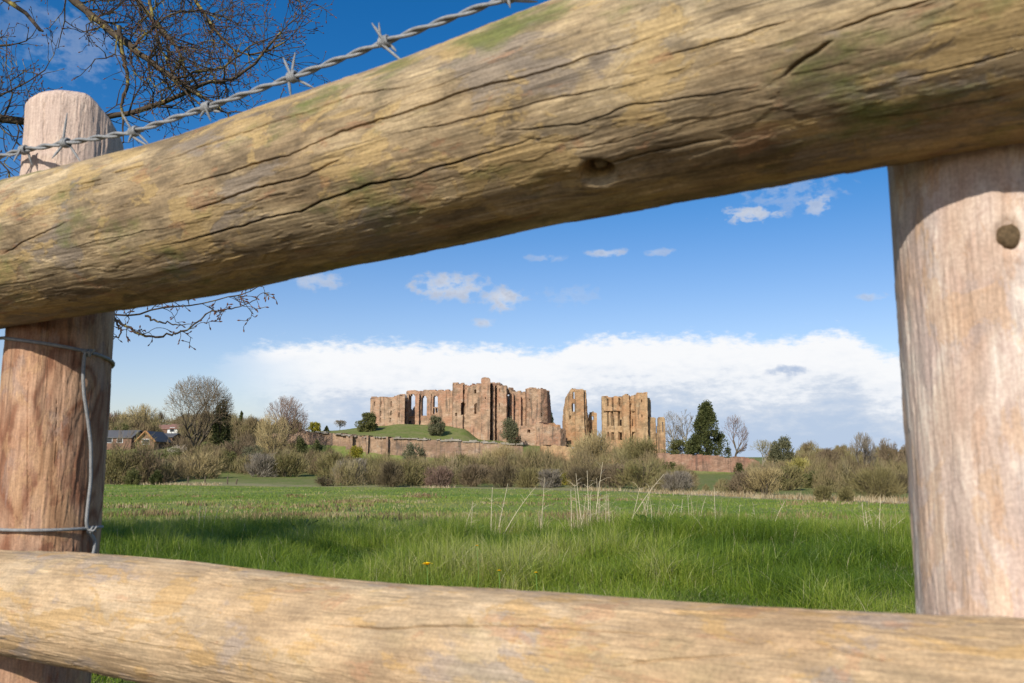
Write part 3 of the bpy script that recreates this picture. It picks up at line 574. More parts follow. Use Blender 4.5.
# ------------------------------------------------------------------ houses at the left
def gable_house(name, label, px0, px1, Y, depth, py_eave, py_ridge, py_base, wall, roof, ridge_x=True, rz=0.0, wins=(), chimney=None, gable_trim=None):
    a = at(px0, py_base, Y); c = at(px1, py_base, Y); w_ = c[0] - a[0]; ze = at(px0, py_eave, Y)[2]; zr = at(px0, py_ridge, Y)[2]; zb = a[2] - 1.5
    cx = (a[0] + c[0]) / 2; root = thing(name, (cx, Y + depth / 2, a[2]), label, 'house')
    hw, hd = w_ / 2, depth / 2; cy = Y + hd
    mb = MB(); mb.box((cx, cy, (zb + ze) / 2), (hw, hd, (ze - zb) / 2))
    if ridge_x:
        mb.add([[cx - hw, cy - hd, ze], [cx - hw, cy + hd, ze], [cx - hw, cy, zr - .1], [cx + hw, cy - hd, ze], [cx + hw, cy + hd, ze], [cx + hw, cy, zr - .1]], [[0, 2, 1], [3, 4, 5]])
    else:
        mb.add([[cx - hw, cy - hd, ze], [cx + hw, cy - hd, ze], [cx, cy - hd, zr - .1], [cx - hw, cy + hd, ze], [cx + hw, cy + hd, ze], [cx, cy + hd, zr - .1]], [[0, 1, 2], [4, 3, 5]])
    mb.build('wall', wall, root)
    rb = MB(); e = .35; th = .18
    def slab(p, q, r_, s_):
        p, q, r_, s_ = map(np.array, (p, q, r_, s_)); up = np.array([0, 0, th])
        rb.add([p, q, r_, s_, p + up, q + up, r_ + up, s_ + up], [[3, 2, 1, 0], [4, 5, 6, 7], [0, 1, 5, 4], [1, 2, 6, 5], [2, 3, 7, 6], [3, 0, 4, 7]])
    if ridge_x:
        k = (zr - ze) / hd
        for s_ in (-1, 1): slab([cx - hw - e, cy + s_ * (hd + e), ze - e * k], [cx + hw + e, cy + s_ * (hd + e), ze - e * k], [cx + hw + e, cy, zr], [cx - hw - e, cy, zr])
    else:
        k = (zr - ze) / hw
        for s_ in (-1, 1): slab([cx + s_ * (hw + e), cy - hd - e, ze - e * k], [cx + s_ * (hw + e), cy + hd + e, ze - e * k], [cx, cy + hd + e, zr], [cx, cy - hd - e, zr])
    ro = rb.build('roof', roof, root)
    if gable_trim:
        tb = MB()
        for s_ in (-1, 1): tb.tube([[cx + s_ * (hw + e), cy - hd - e - .12, ze - e * k + .05], [cx, cy - hd - e - .12, zr + .1]], .22, 4)
        tb.build('bargeboard', gable_trim, root)
    for (x, z, ww, hh) in wins:
        fb = MB(); X0 = cx + x * hw; Z0 = zb + 1.5 + z
        fb.box((X0, cy - hd - .03, Z0), (ww / 2 + .1, .05, hh / 2 + .1)); fr = fb.build('window', M['render_white'], root)
        gb = MB(); gb.box((X0, cy - hd - .06, Z0), (ww / 2, .05, hh / 2)); p = gb.build('pane', M['glass'], None, origin=(0, 0, 0))
        p.parent = fr; p.location = -Vector(root.location)
    if chimney is not None:
        cb = MB(); cb.box((cx + chimney * hw, cy, zr + .5), (.45, .45, 1.3)); h = cb.build('chimney', M['brick'], None, origin=(0, 0, 0)); h.parent = ro; h.location = -Vector(root.location)
    return root
gable_house('brick_bungalow', 'brick bungalow with grey slate roof sloping to the front, nearest the left fence post', 96, 131, 196, 8, 437.4, 430.4, 446, M['brick'], M['slate'], True, wins=[(-.3, 1.3, 1.6, 1.0), (.35, 1.3, 1.2, 1.0)])
gable_house('gabled_annexe', 'low building with orange timbered gable end facing the field, right of the slate-roofed bungalow', 137, 154, 195, 9, 440.5, 431.6, 447, M['brick'], M['slate'], False, wins=[(0, 1.2, 1.6, 1.1)], gable_trim=M['timber'])
gable_house('slate_outbuilding', 'low outbuilding with a pale slate roof behind twigs, right of the timbered gable', 153, 172, 205, 6, 437, 433.6, 443, M['brick'], M['slate'], True)
gable_house('white_house', 'white rendered house with red-brown roof, beside the big bare tree', 167, 186, 255, 8, 428.6, 424.0, 437, M['render_white'], M['tile'], True, wins=[(-.5, 2.2, 1.2, 1.2), (.4, 2.2, 1.2, 1.2)])
gable_house('terracotta_house', 'house with low red tiled roof just left of the white house', 150, 166.5, 262, 8, 429, 424.8, 437, M['brick'], M['tile'], True, wins=[(-.3, 2.0, 1.2, 1.1)])
gable_house('tiled_house', 'house with broad red-brown tiled roof and chimney, between the small spruce and the domed tree', 240, 268, 245, 9, 432, 424.6, 440, M['brick'], M['tile'], True, wins=[(-.4, 1.6, 1.2, 1.2), (.3, 1.6, 1.2, 1.2)], chimney=.2)

# ------------------------------------------------------------------ trees and shrubs
def bare_segments(rs, H, W, levels=5, trunk=0.28, spread=0.75, nb=(8, 5, 4, 4, 4), up=0.25, wig=0.14, low=0.16):
    """skeleton of a bare tree whose branches fill a rounded crown of height H and width W; list of (p0, p1, r0, r1, level)"""
    segs = []; zc = H * (1 + low) / 2; rz = H * (1 - low) / 2; rx = W / 2; C = np.array([0, 0, zc]); S = np.array([rx, rx, rz])
    def reach(p, d):
        q = (p - C) / S; e = d / S; a = e.dot(e); b_ = q.dot(e); c = q.dot(q) - 1; D = b_ * b_ - a * c
        return max(0.0, (-b_ + math.sqrt(D)) / a) if D > 0 else 0.0
    def grow(p, d, L, r, lev):
        n = 4 if lev < 2 else (3 if lev < 4 else 2); pts = [p]
        for k in range(n):
            d = d + rs.normal(0, wig, 3) + np.array([0, 0, up * .25 if lev else .2]); d /= np.linalg.norm(d)
            q = pts[-1] + d * L / n; segs.append((pts[-1], q, r * (1 - .6 * k / n), r * (1 - .6 * (k + 1) / n), lev)); pts.append(q)
        if lev >= levels: return
        for c in range(nb[min(lev, len(nb) - 1)]):
            f = rs.uniform(.3 if lev else .62, 1.0) if c else 1.0
            idx = min(n - 1, int(f * n)); p0 = pts[idx] + (pts[idx + 1] - pts[idx]) * (f * n - idx)
            az = rs.uniform(0, 2 * np.pi); ax = np.cross(d, [math.cos(az), math.sin(az), .3]); ax /= np.linalg.norm(ax) + 1e-9
            ang = spread * rs.uniform(.5, 1.3) * (0.35 if c == 0 else 1); dn = d * math.cos(ang) + ax * math.sin(ang)
            R_ = reach(p0, dn); fr = (.62, .62, .66, .8, .95, 1.0)[min(lev, 5)]
            Lc = min(max(R_ * fr * rs.uniform(.75, 1.1), .02 * H), L * (1.9 if lev == 0 else .85))
            grow(p0, dn, Lc, max(r * (1 - .6 * f) * rs.uniform(.6, .9), .001 * H), lev + 1)
    grow(np.zeros(3), np.array([0, 0, 1.0]), trunk * H, .030 * H, 0)
    return segs
def bare_tree(kind, px, top, width, Y, label, mat, trunkmat=None, seed=0, twr=0.035, group=None, cat='tree', sink=0.2, **kw):
    rs = np.random.default_rng(seed + 1000); X = at(px, 450, Y)[0]; z = g1(X, Y); H = at(px, top, Y)[2] - z; Wd = width / F_PX * Y
    segs = bare_segments(rs, H, Wd, **kw)
    P0 = np.array([s[0] for s in segs]); P1 = np.array([s[1] for s in segs]); r0 = np.array([s[2] for s in segs]); r1 = np.array([s[3] for s in segs]); lv = np.array([s[4] for s in segs])
    thick = lv <= (2 if Wd > 8 else 1); sc_ = H / P1[:, 2].max(); P0[:, 2] *= sc_; P1[:, 2] *= sc_
    root = thing(kind, (X, Y, z), label, cat, group); base = np.array([X, Y, z - sink])
    tb = MB(); tb.prisms(P0[thick] + base, P1[thick] + base, np.maximum(r0[thick], twr * 1.4), np.maximum(r1[thick], twr * 1.2), 6); tb.build('trunk', trunkmat or M['bark'], root, True)
    cb = MB(); cb.prisms(P0[~thick] + base, P1[~thick] + base, np.maximum(r0[~thick], twr), np.maximum(r1[~thick], twr * .7), 3); cb.build('crown', mat, root)
    return root
def leafcards(P, N, size, rs, aspect=0.6):
    n = len(P); D = rs.normal(size=(n, 3)) * .8 + N; D /= np.linalg.norm(D, axis=1)[:, None]
    A = rs.normal(size=(n, 3)); S = np.cross(D, A); S /= np.linalg.norm(S, axis=1)[:, None] + 1e-9
    s = size * rs.uniform(.6, 1.4, (n, 1))
    V = np.stack([P - S * s * aspect * .5, P + D * s * .5, P + S * s * aspect * .5, P - D * s * .5], 1)
    return V.reshape(-1, 3), np.arange(n * 4).reshape(-1, 4)
def envelope_points(n, rs, shape, nclump=26):
    """points inside a lumpy crown: clumps spread through a unit box (x, y in -1..1, z in 0..1)"""
    if shape == 'cone':
        zc = rs.uniform(0.03, .985, nclump) ** 1.05; rr = (1 - zc) ** .74 * rs.uniform(.35, 1.0, nclump) ** .6
    elif shape == 'column':
        zc = rs.uniform(.05, .95, nclump); rr = np.sqrt(np.clip(1 - (2 * zc - .9) ** 2 * .8, 0, 1)) * rs.uniform(.3, 1, nclump)
    else:
        zc = rs.uniform(.08, .95, nclump); rr = np.sqrt(np.clip(1 - (1.75 * zc - .75) ** 2, 0.02, 1)) * rs.uniform(.4, .95, nclump)
    th = rs.uniform(0, 2 * np.pi, nclump); C = np.stack([rr * np.cos(th), rr * np.sin(th), zc], 1)
    k = rs.integers(0, nclump, n); sz = rs.uniform(.22, .42, nclump) * (1 if shape != 'cone' else .55)
    D = rs.normal(size=(n, 3)); D /= np.linalg.norm(D, axis=1)[:, None]
    P = C[k] + D * (sz[k] * rs.uniform(.25, 1, n) ** .6)[:, None] * np.array([1, 1, .55])
    N = D + C[k] * np.array([.6, .6, 0]) + np.array([0, 0, .25])
    P[:, 2] = np.abs(P[:, 2])
    return P, N
def leafy(kind, px, top, width, Y, label, mat, shape='round', seed=0, n=1500, size=None, lift=0.0, group=None, cat='shrub', nclump=26, trunk=True):
    rs = np.random.default_rng(seed + 2000); X = at(px, 450, Y)[0]; z = g1(X, Y); H = at(px, top, Y)[2] - z; Wd = width / F_PX * Y
    P, N = envelope_points(int(n * 4.2), rs, shape, nclump + 14); zmax = np.percentile(P[:, 2], 99.3); xm = np.percentile(np.abs(P[:, 0]), 98.5)
    n = len(P); S = np.array([Wd / 2 / xm, Wd / 2 / xm, H * (1 - lift) / zmax]); base = np.array([X, Y, z])
    V, F = leafcards(P * S + base + [0, 0, H * lift], N, (size or max(.28, min(.05 * H + .1 * Wd, .6))) * .66, rs)
    root = thing(kind, (X, Y, z), label, cat, group)
    tb = MB(); hh = H * (.55 if shape == 'round' else .9)
    tb.tube([base - [0, 0, .3], base + [0, 0, hh * .5], base + [.02 * Wd, 0, hh]], [.03 * H + .04, .022 * H + .03, .03], 6)
    for q in range(6):
        a = rs.uniform(0, 6.28); f = rs.uniform(.15, .7)
        tb.tube([base + [0, 0, hh * f], base + [math.cos(a) * Wd * .3 * (1 - f * .5), math.sin(a) * Wd * .3 * (1 - f * .5), hh * (f + .3)]], [.02 * H + .02, .02], 4)
    tb.build('trunk' if cat == 'tree' else 'stem', M['bark'], root); obj('crown' if cat == 'tree' else 'foliage', V, F, mat, root)
    return root
def twiggy(kind, px, top, width, Y, label, mat, seed=0, n=2600, fan=0.55, wid=0.045, group=None, cat='shrub', leaf=None, nleaf=0, stem=None, dome=0.8):
    """bare shrub: stems fan out of the ground, fine twigs fill a lumpy crown"""
    rs = np.random.default_rng(seed + 3000); X = at(px, 450, Y)[0]; z = g1(X, Y); H = at(px, top, Y)[2] - z; Wd = width / F_PX * Y
    base = np.array([X, Y, z]); root = thing(kind, (X, Y, z), label, cat, group)
    ns = 16; sb = MB(); tips = []
    for k in range(ns):
        a = rs.uniform(0, 6.28); rr = Wd / 2 * fan * rs.uniform(.2, 1.3); foot = base + [math.cos(a) * Wd * .08, math.sin(a) * Wd * .08, -.15]
        hh = H * rs.uniform(.55, .95); P = [foot, foot + [math.cos(a) * rr * .35, math.sin(a) * rr * .35, hh * .45], foot + [math.cos(a) * rr, math.sin(a) * rr, hh]]
        P[1] = P[1] + rs.normal(0, .04 * H, 3); sb.tube(P, [.010 * H + .03, .008 * H + .02, .012], 4); tips.append(P)
    sb.build('stem', stem or M['bark'], root)
    # twigs
    nc = 30; th = rs.uniform(0, 6.28, nc); zc = rs.uniform(.12, .88, nc); rmax = np.sqrt(np.clip(1 - (np.abs(zc - .45) / .62) ** 2.2, .05, 1))
    rr = rmax * np.sqrt(rs.uniform(.03, 1, nc)); C = np.stack([rr * np.cos(th) * Wd / 2 * .86, rr * np.sin(th) * Wd / 2 * .86, zc * H * .92], 1)
    k = rs.integers(0, nc, n); cs = rs.uniform(.12, .26, nc)
    P = C[k] + rs.normal(size=(n, 3)) * (cs[k])[:, None] * np.array([Wd / 2, Wd / 2, H * .55])
    P[:, 2] = np.where(P[:, 2] < 0.02 * H, rs.uniform(0, .3, n) * H, P[:, 2])
    D = P * np.array([1.0, 1.0, 0.6]) / np.array([Wd / 2, Wd / 2, H]) + np.array([0, 0, dome]) + rs.normal(0, .38, (n, 3)); D /= np.linalg.norm(D, axis=1)[:, None]
    ln = rs.uniform(.10, .26, n)[:, None] * H * .9
    Sd = np.cross(D, rs.normal(size=(n, 3))); Sd /= np.linalg.norm(Sd, axis=1)[:, None] + 1e-9
    wd = wid * rs.uniform(.5, 1.3, n)[:, None]; A = P - D * ln * .5; B = P + D * ln * .5 + rs.normal(0, .02, (n, 3)) * H
    top_ = np.clip(H * rs.uniform(.9, 1.02, n) , 0, None)
    B[:, 2] = np.minimum(B[:, 2], top_); A[:, 2] = np.clip(A[:, 2], -.1, H * .93)
    V = np.stack([A - Sd * wd, A + Sd * wd, B + Sd * wd * .3, B - Sd * wd * .3], 1).reshape(-1, 3) + base
    obj('crown' if cat == 'tree' else 'twigs', V, np.arange(4 * n).reshape(-1, 4), mat, root)
    if leaf is not None:
        q = rs.integers(0, n, nleaf); Lp = P[q] + rs.normal(0, .03 * H, (nleaf, 3)); Lp[:, 2] = np.abs(Lp[:, 2]); V, F = leafcards(Lp + base, D[q], .2 + .02 * H, rs); obj('foliage', V, F, leaf, root)
    return root

# bare trees (left group)
bare_tree('bare_tree', 197, 373, 70, 186, 'very large spreading bare tree, tallest on the left skyline, beside the white house', M['tw_brown'], seed=5, trunk=.22, spread=.8, wig=.17, low=.2, nb=(10, 5, 4, 4, 3), levels=5, twr=0.0232)
bare_tree('bare_tree', 122, 424, 26, 160, 'thin bare tree in front of the brick bungalow', M['tw_brown'], seed=61, nb=(7, 4, 4, 3), levels=4, twr=.024)
bare_tree('bare_tree', 146, 428, 26, 158, 'thin olive bare tree in front of the timbered gable roof', M['tw_olive'], seed=63, nb=(8, 4, 4, 3), levels=4, twr=.026)
bare_tree('bare_tree', 140, 402, 44, 215, 'hazy tan bare tree behind the brick bungalow roof', M['tw_tan'], seed=9, trunk=.2, nb=(9, 5, 4, 4), levels=4, twr=0.0322)
bare_tree('bare_tree', 112, 411, 22, 220, 'small reddish bare tree on the skyline next to the left fence post', M['tw_purple'], seed=11, trunk=.2, nb=(7, 4, 4, 3), levels=4, twr=0.0308)
bare_tree('bare_tree', 285, 394, 50, 196, 'domed bare tree with even rounded reddish crown, left of the curtain wall', M['tw_purple'], seed=15, trunk=.2, spread=.62, nb=(9, 5, 4, 4), levels=4, twr=0.0294)
bare_tree('bare_tree', 339, 419, 17, 250, 'small pale bare tree rising behind the top of the curtain wall', M['tw_grey'], seed=17, nb=(7, 4, 4, 3), levels=4, twr=0.0350)
bare_tree('bare_tree', 672, 409, 22, 250, 'slender grey bare tree just right of the last ruined pier', M['tw_grey'], M['bark_pale'], seed=21, trunk=.35, nb=(7, 4, 4, 3), levels=4, twr=0.0350)
bare_tree('bare_tree', 686, 408, 22, 252, 'pale-stemmed bare tree touching the left side of the big conifer', M['tw_grey'], M['bark_pale'], seed=23, trunk=.4, spread=.55, nb=(7, 4, 4, 3), levels=4, twr=0.0353)
bare_tree('bare_tree', 735, 413, 29, 225, 'rounded bare tree standing alone just right of the big conifer', M['tw_purple'], seed=27, trunk=.3, spread=.6, nb=(7, 4, 4, 3), levels=4, twr=0.0315)
bare_tree('bare_tree', 762, 438, 30, 212, 'stubby pollarded bare tree behind the stepped end of the pink wall', M['tw_olive'], M['bark_pale'], seed=29, nb=(7, 4, 4, 3), levels=4, twr=0.0297)
bare_tree('bare_tree', 831, 446, 36, 150, 'brown bare tree with dense twigs left of the tall pair at the far right', M['tw_brown'], seed=33, trunk=.2, nb=(9, 5, 4, 4), levels=4, twr=.026)
bare_tree('bare_tree', 862, 430, 30, 140, 'tall thin bare tree rising above the round willow bush', M['tw_grey'], seed=35, trunk=.28, spread=.55, nb=(9, 5, 4, 4), levels=4, twr=.026)
bare_tree('bare_tree', 888, 436, 22, 135, 'tall bare tree half hidden by the right fence post', M['tw_brown'], seed=37, trunk=.3, spread=.6, nb=(9, 5, 4, 4), levels=4, twr=.026)
bare_tree('bare_tree', 914, 440, 34, 140, 'bare tree standing behind the right fence post', M['tw_brown'], seed=38, trunk=.3, nb=(9, 5, 4, 4), levels=4, twr=.026)
bare_tree('bare_tree', 846, 452, 26, 120, 'low brown twiggy tree in front of the tall thin tree, above the round willow', M['tw_dark'], seed=39, trunk=.15, nb=(9, 5, 4, 4), levels=4, twr=.026)
bare_tree('bare_tree', 244, 428, 34, 178, 'mid brown bare tree crowded between the ivy-clad tree and the domed tree', M['tw_brown'], seed=43, trunk=.15, nb=(7, 4, 4, 3), levels=4, twr=0.0249)
bare_tree('bare_tree', 178, 434, 30, 182, 'low twiggy bare tree in front of the white house', M['tw_brown'], seed=45, trunk=.18, nb=(7, 4, 4, 3), levels=4, twr=0.0255)
bare_tree('bare_tree', 152, 436, 30, 165, 'small brown bare tree in front of the timbered gable', M['tw_brown'], seed=47, trunk=.18, nb=(7, 4, 4, 3), levels=4, twr=0.0231)
bare_tree('bare_tree', 272, 411, 38, 176, 'tan willow tree with hazy upright twigs in front of the domed tree', M['tw_tan'], seed=49, trunk=.16, spread=.5, nb=(10, 5, 4, 4), levels=4, twr=0.0264)
bare_tree('bare_tree', 596, 428, 66, 150, 'wide sprawling tan willow in front of the ruin gap and windowed block', M['tw_tan'], M['bark_pale'], seed=51, trunk=.14, spread=.72, nb=(10, 5, 4, 4, 3), levels=5, twr=.025)
bare_tree('bare_tree', 636, 432, 50, 140, 'olive tan willow in front of the square turret', M['tw_olive'], M['bark_pale'], seed=53, trunk=.14, spread=.72, nb=(10, 5, 4, 4, 3), levels=5, twr=.025)
bare_tree('bare_tree', 500, 439, 54, 135, 'broad tan willow thicket below the great tower', M['tw_tan'], seed=55, trunk=.12, spread=.75, nb=(10, 5, 4, 4, 3), levels=5, twr=.025)
bare_tree('bare_tree', 536, 446, 46, 130, 'tan olive willow thicket just left of the retaining wall', M['tw_olive'], seed=57, trunk=.12, spread=.75, nb=(10, 5, 4, 4, 3), levels=5, twr=.025)
bare_tree('bare_tree', 805, 449, 30, 420, 'faraway domed tree low on the horizon between the round evergreen and the brown bare tree', M['tw_dark'], seed=59, trunk=.2, nb=(7, 4, 4, 3), levels=4, twr=0.0588)

# evergreens
leafy('conifer_tree', 707, 403.5, 39, 218, 'big dark green conifer with cone-shaped crown behind the pink wall', M['lf_dark'], 'cone', 3, 5200, .62, cat='tree', nclump=120)
leafy('conifer_tree', 220, 401, 16, 190, 'narrow dark ivy-clad tree close against the right side of the large spreading tree', M['lf_dark'], 'column', 5, 1400, .6, cat='tree', nclump=34)
leafy('conifer_tree', 240, 412.5, 8, 250, 'small dark spruce standing above the tiled house roof', M['lf_dark'], 'cone', 7, 700, .6, cat='tree', nclump=30)
leafy('conifer_tree', 326, 426, 5, 235, 'tiny dark spruce tip showing over the curtain wall', M['lf_dark'], 'cone', 9, 300, .5, cat='tree')
leafy('evergreen_tree', 366, 413, 19, 222, 'dark rounded evergreen at the left foot of the corner tower', M['lf_mid'], 'round', 11, 1700, .5, cat='tree', nclump=30)
leafy('evergreen_tree', 436.5, 416.5, 16, 216, 'grey green evergreen bush on the mound below the hall windows', M['lf_grey'], 'round', 13, 1500, .45, cat='tree')
leafy('evergreen_tree', 511, 419, 18, 218, 'grey green bushy evergreen at the foot of the south tower', M['lf_grey'], 'round', 15, 1600, .45, cat='tree')
leafy('evergreen_tree', 548.5, 404, 9, 262, 'dark evergreen peeping out from behind the polygonal tower', M['lf_dark'], 'column', 17, 900, .6, cat='tree')
leafy('evergreen_tree', 682, 440, 34, 225, 'low spreading olive evergreen behind the pink wall, left of the big conifer', M['lf_mid'], 'round', 19, 1700, .5, cat='tree')
leafy('evergreen_tree', 781, 438, 23, 206, 'rounded grey green evergreen tree right of the stepped wall end', M['lf_grey'], 'round', 21, 2100, .5, cat='tree', nclump=32)
leafy('evergreen_shrub', 314, 422.5, 13, 232, 'yellow green bush showing above the curtain wall', M['lf_gorse'], 'round', 23, 600, .5)
leafy('evergreen_shrub', 357, 447, 18, 185, 'yellow green gorse bush against the corner of the curtain wall', M['lf_gorse'], 'round', 25, 900, .4)
leafy('evergreen_shrub', 565, 473, 12, 112, 'yellow gorse bush at the hedge foot below the retaining wall', M['lf_gorse'], 'round', 27, 700, .2)
leafy('evergreen_shrub', 121, 425, 22, 208, 'dark green bush on the skyline behind the bungalow', M['lf_mid'], 'round', 29, 900, .5)
leafy('evergreen_shrub', 228, 452, 22, 168, 'dark green rounded bush right of the pale willow shrub', M['lf_mid'], 'round', 31, 1000, .4)
leafy('evergreen_shrub', 301, 438, 11, 176, 'tall dark ivy bush at the left end of the curtain wall', M['lf_dark'], 'column', 33, 900, .4)
leafy('evergreen_shrub', 316, 441, 14, 172, 'dark upright evergreen bush in front of the bare curtain wall', M['lf_dark'], 'column', 35, 900, .4)
leafy('evergreen_shrub', 414, 444, 22, 168, 'dark grey green holly rising in front of the curtain wall top', M['lf_grey'], 'round', 37, 1300, .4)
leafy('evergreen_shrub', 738, 463, 9, 196, 'small dark ivy clump growing on the pink wall', M['lf_dark'], 'column', 39, 500, .35)
leafy('evergreen_shrub', 820, 470, 34, 108, 'low dark green hedge bush in front of the broken wall', M['lf_mid'], 'round', 41, 1300, .26)
leafy('evergreen_shrub', 134, 470, 15, 122, 'dark rounded bush at the field edge, second from the left post', M['lf_mid'], 'round', 43, 700, .28)
leafy('evergreen_shrub', 158, 471, 11, 121, 'small dark bush at the field edge left of the wooden field posts', M['lf_dark'], 'round', 45, 600, .28)
leafy('evergreen_shrub', 253, 447, 28, 165, 'grey green bush below the tan willow tree', M['lf_grey'], 'round', 47, 1300, .35)
leafy('evergreen_shrub', 170, 448, 26, 172, 'bright green bush on the bank under the low twiggy tree', M['lf_mid'], 'round', 49, 900, .35)
leafy('evergreen_shrub', 668, 462, 20, 120, 'dull olive bush at the right end of the willow thicket', M['lf_mid'], 'round', 51, 900, .25)

# bare shrubs along the far edge of the field
SHR = [(118, 445, 50, 128, 'tw_olive', 'large olive brown shrub at the field edge beside the left fence post', 'lf_mid'),
       (148, 447, 46, 130, 'tw_brown', 'large brown shrub mass below the timbered gable', 'lf_mid'),
       (172, 458, 34, 145, 'tw_dark', 'dark brown shrub on the bank left of the pale willow shrub', None),
       (201, 450, 42, 142, 'tw_tan', 'pale tan upright willow shrub behind the wooden field posts', None),
       (236, 440, 34, 172, 'tw_brown', 'brown shrub thicket under the ivy-clad tree', None),
       (262, 452, 30, 150, 'tw_grey', 'greyish twiggy shrub below the tiled house', None),
       (288, 450, 36, 152, 'tw_olive', 'olive twiggy shrub left of the tall dark ivy bush', 'lf_mid'),
       (333, 452, 36, 148, 'tw_olive', 'olive shrub in front of the bare orange curtain wall', 'lf_mid'),
       (352, 457, 32, 124, 'tw_grey', 'grey shrub at the field edge below the gorse', None),
       (378, 452, 36, 126, 'tw_olive', 'olive shrub directly below the corner tower', None),
       (392, 460, 30, 112, 'tw_dark', 'dark brown shrub at the field edge left of the reddish bush', None),
       (412, 458, 34, 118, 'tw_olive', 'olive shrub at the field edge under the holly', 'lf_mid'),
       (440, 464, 28, 108, 'tw_purple', 'reddish brown bush at the field edge below the mound', None),
       (456, 452, 38, 128, 'tw_olive', 'tall olive shrub behind the reddish brown bush', 'lf_mid'),
       (474, 462, 30, 110, 'tw_brown', 'brown shrub at the field edge left of the broad willow thicket', None),
       (508, 464, 34, 106, 'tw_dark', 'dark shrub at the foot of the broad willow thicket', None),
       (530, 466, 30, 102, 'tw_olive', 'olive shrub at the foot of the olive willow thicket', None),
       (549, 468, 24, 100, 'tw_grey', 'small grey shrub left of the yellow gorse', None),
       (584, 466, 36, 98, 'tw_dark', 'dark shrub right of the yellow gorse under the sprawling willow', None),
       (613, 462, 36, 98, 'tw_brown', 'brown shrub under the middle of the sprawling willow', None),
       (640, 458, 44, 94, 'tw_olive', 'large olive shrub below the square turret', 'lf_mid'),
       (674, 470, 34, 84, 'tw_grey', 'grey brown shrub at the field edge below the pink wall', None),
       (742, 470, 36, 78, 'tw_brown', 'brown twiggy shrub right of the open grass slope', None),
       (764, 466, 40, 76, 'tw_tan', 'tan twiggy shrub at the field edge below the stepped wall end', None),
       (784, 464, 36, 100, 'tw_olive', 'olive shrub under the rounded grey green evergreen', 'lf_mid'),
       (797, 455, 24, 140, 'tw_yellow', 'golden ochre shrub next to the pale wall stub', None),
       (823, 484, 20, 56, 'tw_olive', 'small olive shrub at the field edge left of the round willow', None),
       (843, 486, 17, 54, 'tw_olive', 'smallest shrub, touching the left foot of the round willow', None),
       (900, 470, 36, 90, 'tw_dark', 'dark shrub beside the right fence post behind the round willow', None),
       (840, 468, 32, 110, 'tw_brown', 'brown shrub behind the smallest shrub, left of the round willow', None)]
for k, (px, top, wd, Y, mt, lab, lf) in enumerate(SHR):
    twiggy('bare_shrub', px, top, wd, Y, lab, M[mt], seed=k * 3 + 1, n=2600, wid=.00028 * Y, leaf=M[lf] if lf else None, nleaf=350)
twiggy('willow_bush', 876, 466, 54, 62, 'neat round pale olive willow bush near the right fence post', M['tw_olive'], seed=200, n=6500, wid=.012, dome=.5, leaf=None)
twiggy('brush_heap', 326, 474, 22, 118, 'low brown heap of cut branches at the field edge', M['tw_dark'], seed=211, n=1200, wid=.035, dome=-.2, cat='brush heap')

# scrub that fills the banks between the single shrubs, and the wooded skyline behind
m, nt, b = new_mat('mixed_scrub', 0.9, 0.1); o_ = nt.obj(); nz_ = nt.noise(o_, 0.16, 3, 0.6); nw_ = nt.noise(nt.mapping(o_, loc=(40, 9, 3)), 0.5, 3, 0.6)
c_ = nt.ramp(nz_, [(0.32, (.11, .08, .045)), (0.45, (.235, .18, .09)), (0.55, (.20, .17, .07)), (0.68, (.31, .25, .14))]); c_ = nt.mix(nt.sstep(nw_, .5, .68, 0, .6), c_, (.165, .105, .07)); nt.l.new(c_, b.inputs['Base Color']); M['scrub'] = m
def scrub(name, label, regions, seed):
    r_ = np.random.default_rng(seed); VV = []
    for (p0, p1, y0, y1, h0, h1, cnt, per) in regions:
        for k in range(cnt):
            px = r_.uniform(p0, p1); Y = r_.uniform(y0, y1); X = (px - 512) / F_PX * Y; z = g1(X, Y); H = r_.uniform(h0, h1); Wd = H * r_.uniform(.8, 1.5); n = per
            th = r_.uniform(0, 6.283, n); q = np.sqrt(r_.uniform(0, 1, n)); zz = r_.uniform(0, 1, n) ** .8; q = q * np.sqrt(np.clip(1 - zz ** 2.2, .02, 1))
            P = np.stack([q * np.cos(th) * Wd / 2, q * np.sin(th) * Wd / 2, zz * H * .9], 1); D = P / np.array([Wd, Wd, H * 1.2]) + np.array([0, 0, .55]) + r_.normal(0, .35, (n, 3)); D /= np.linalg.norm(D, axis=1)[:, None]
            ln = r_.uniform(.16, .46, n)[:, None] * H; S_ = np.cross(D, r_.normal(size=(n, 3))); S_ /= np.linalg.norm(S_, axis=1)[:, None] + 1e-9; wd = (.00025 * Y * r_.uniform(.5, 1.3, n))[:, None]
            A = P - D * ln * .5; B = P + D * ln * .5; A[:, 2] = np.maximum(A[:, 2], -.1)
            VV.append((np.stack([A - S_ * wd, A + S_ * wd, B + S_ * wd * .3, B - S_ * wd * .3], 1) + np.array([X, Y, z])).reshape(-1, 3))
    V = np.concatenate(VV); return tag(obj(name, V, np.arange(len(V)).reshape(-1, 4), M['scrub']), label, 'scrub', kind='stuff')
scrub('bank_scrub', 'tangled brown and olive scrub filling the banks below the castle walls', [(96, 185, 126, 155, 2.0, 3.8, 60, 420), (185, 345, 158, 188, 2.0, 4.6, 90, 420), (335, 480, 116, 165, 1.8, 4.4, 70, 330), (470, 560, 114, 160, 2.0, 5.6, 42, 300), (545, 660, 100, 150, 1.6, 5.2, 44, 300), (655, 690, 88, 130, 1.5, 3.0, 14, 360), (690, 745, 72, 84, .6, 1.4, 10, 250), (745, 830, 100, 190, 1.6, 3.6, 50, 400), (800, 960, 90, 190, 2.0, 4.2, 90, 420), (240, 300, 190, 204, 2, 5, 24, 400)], 5)
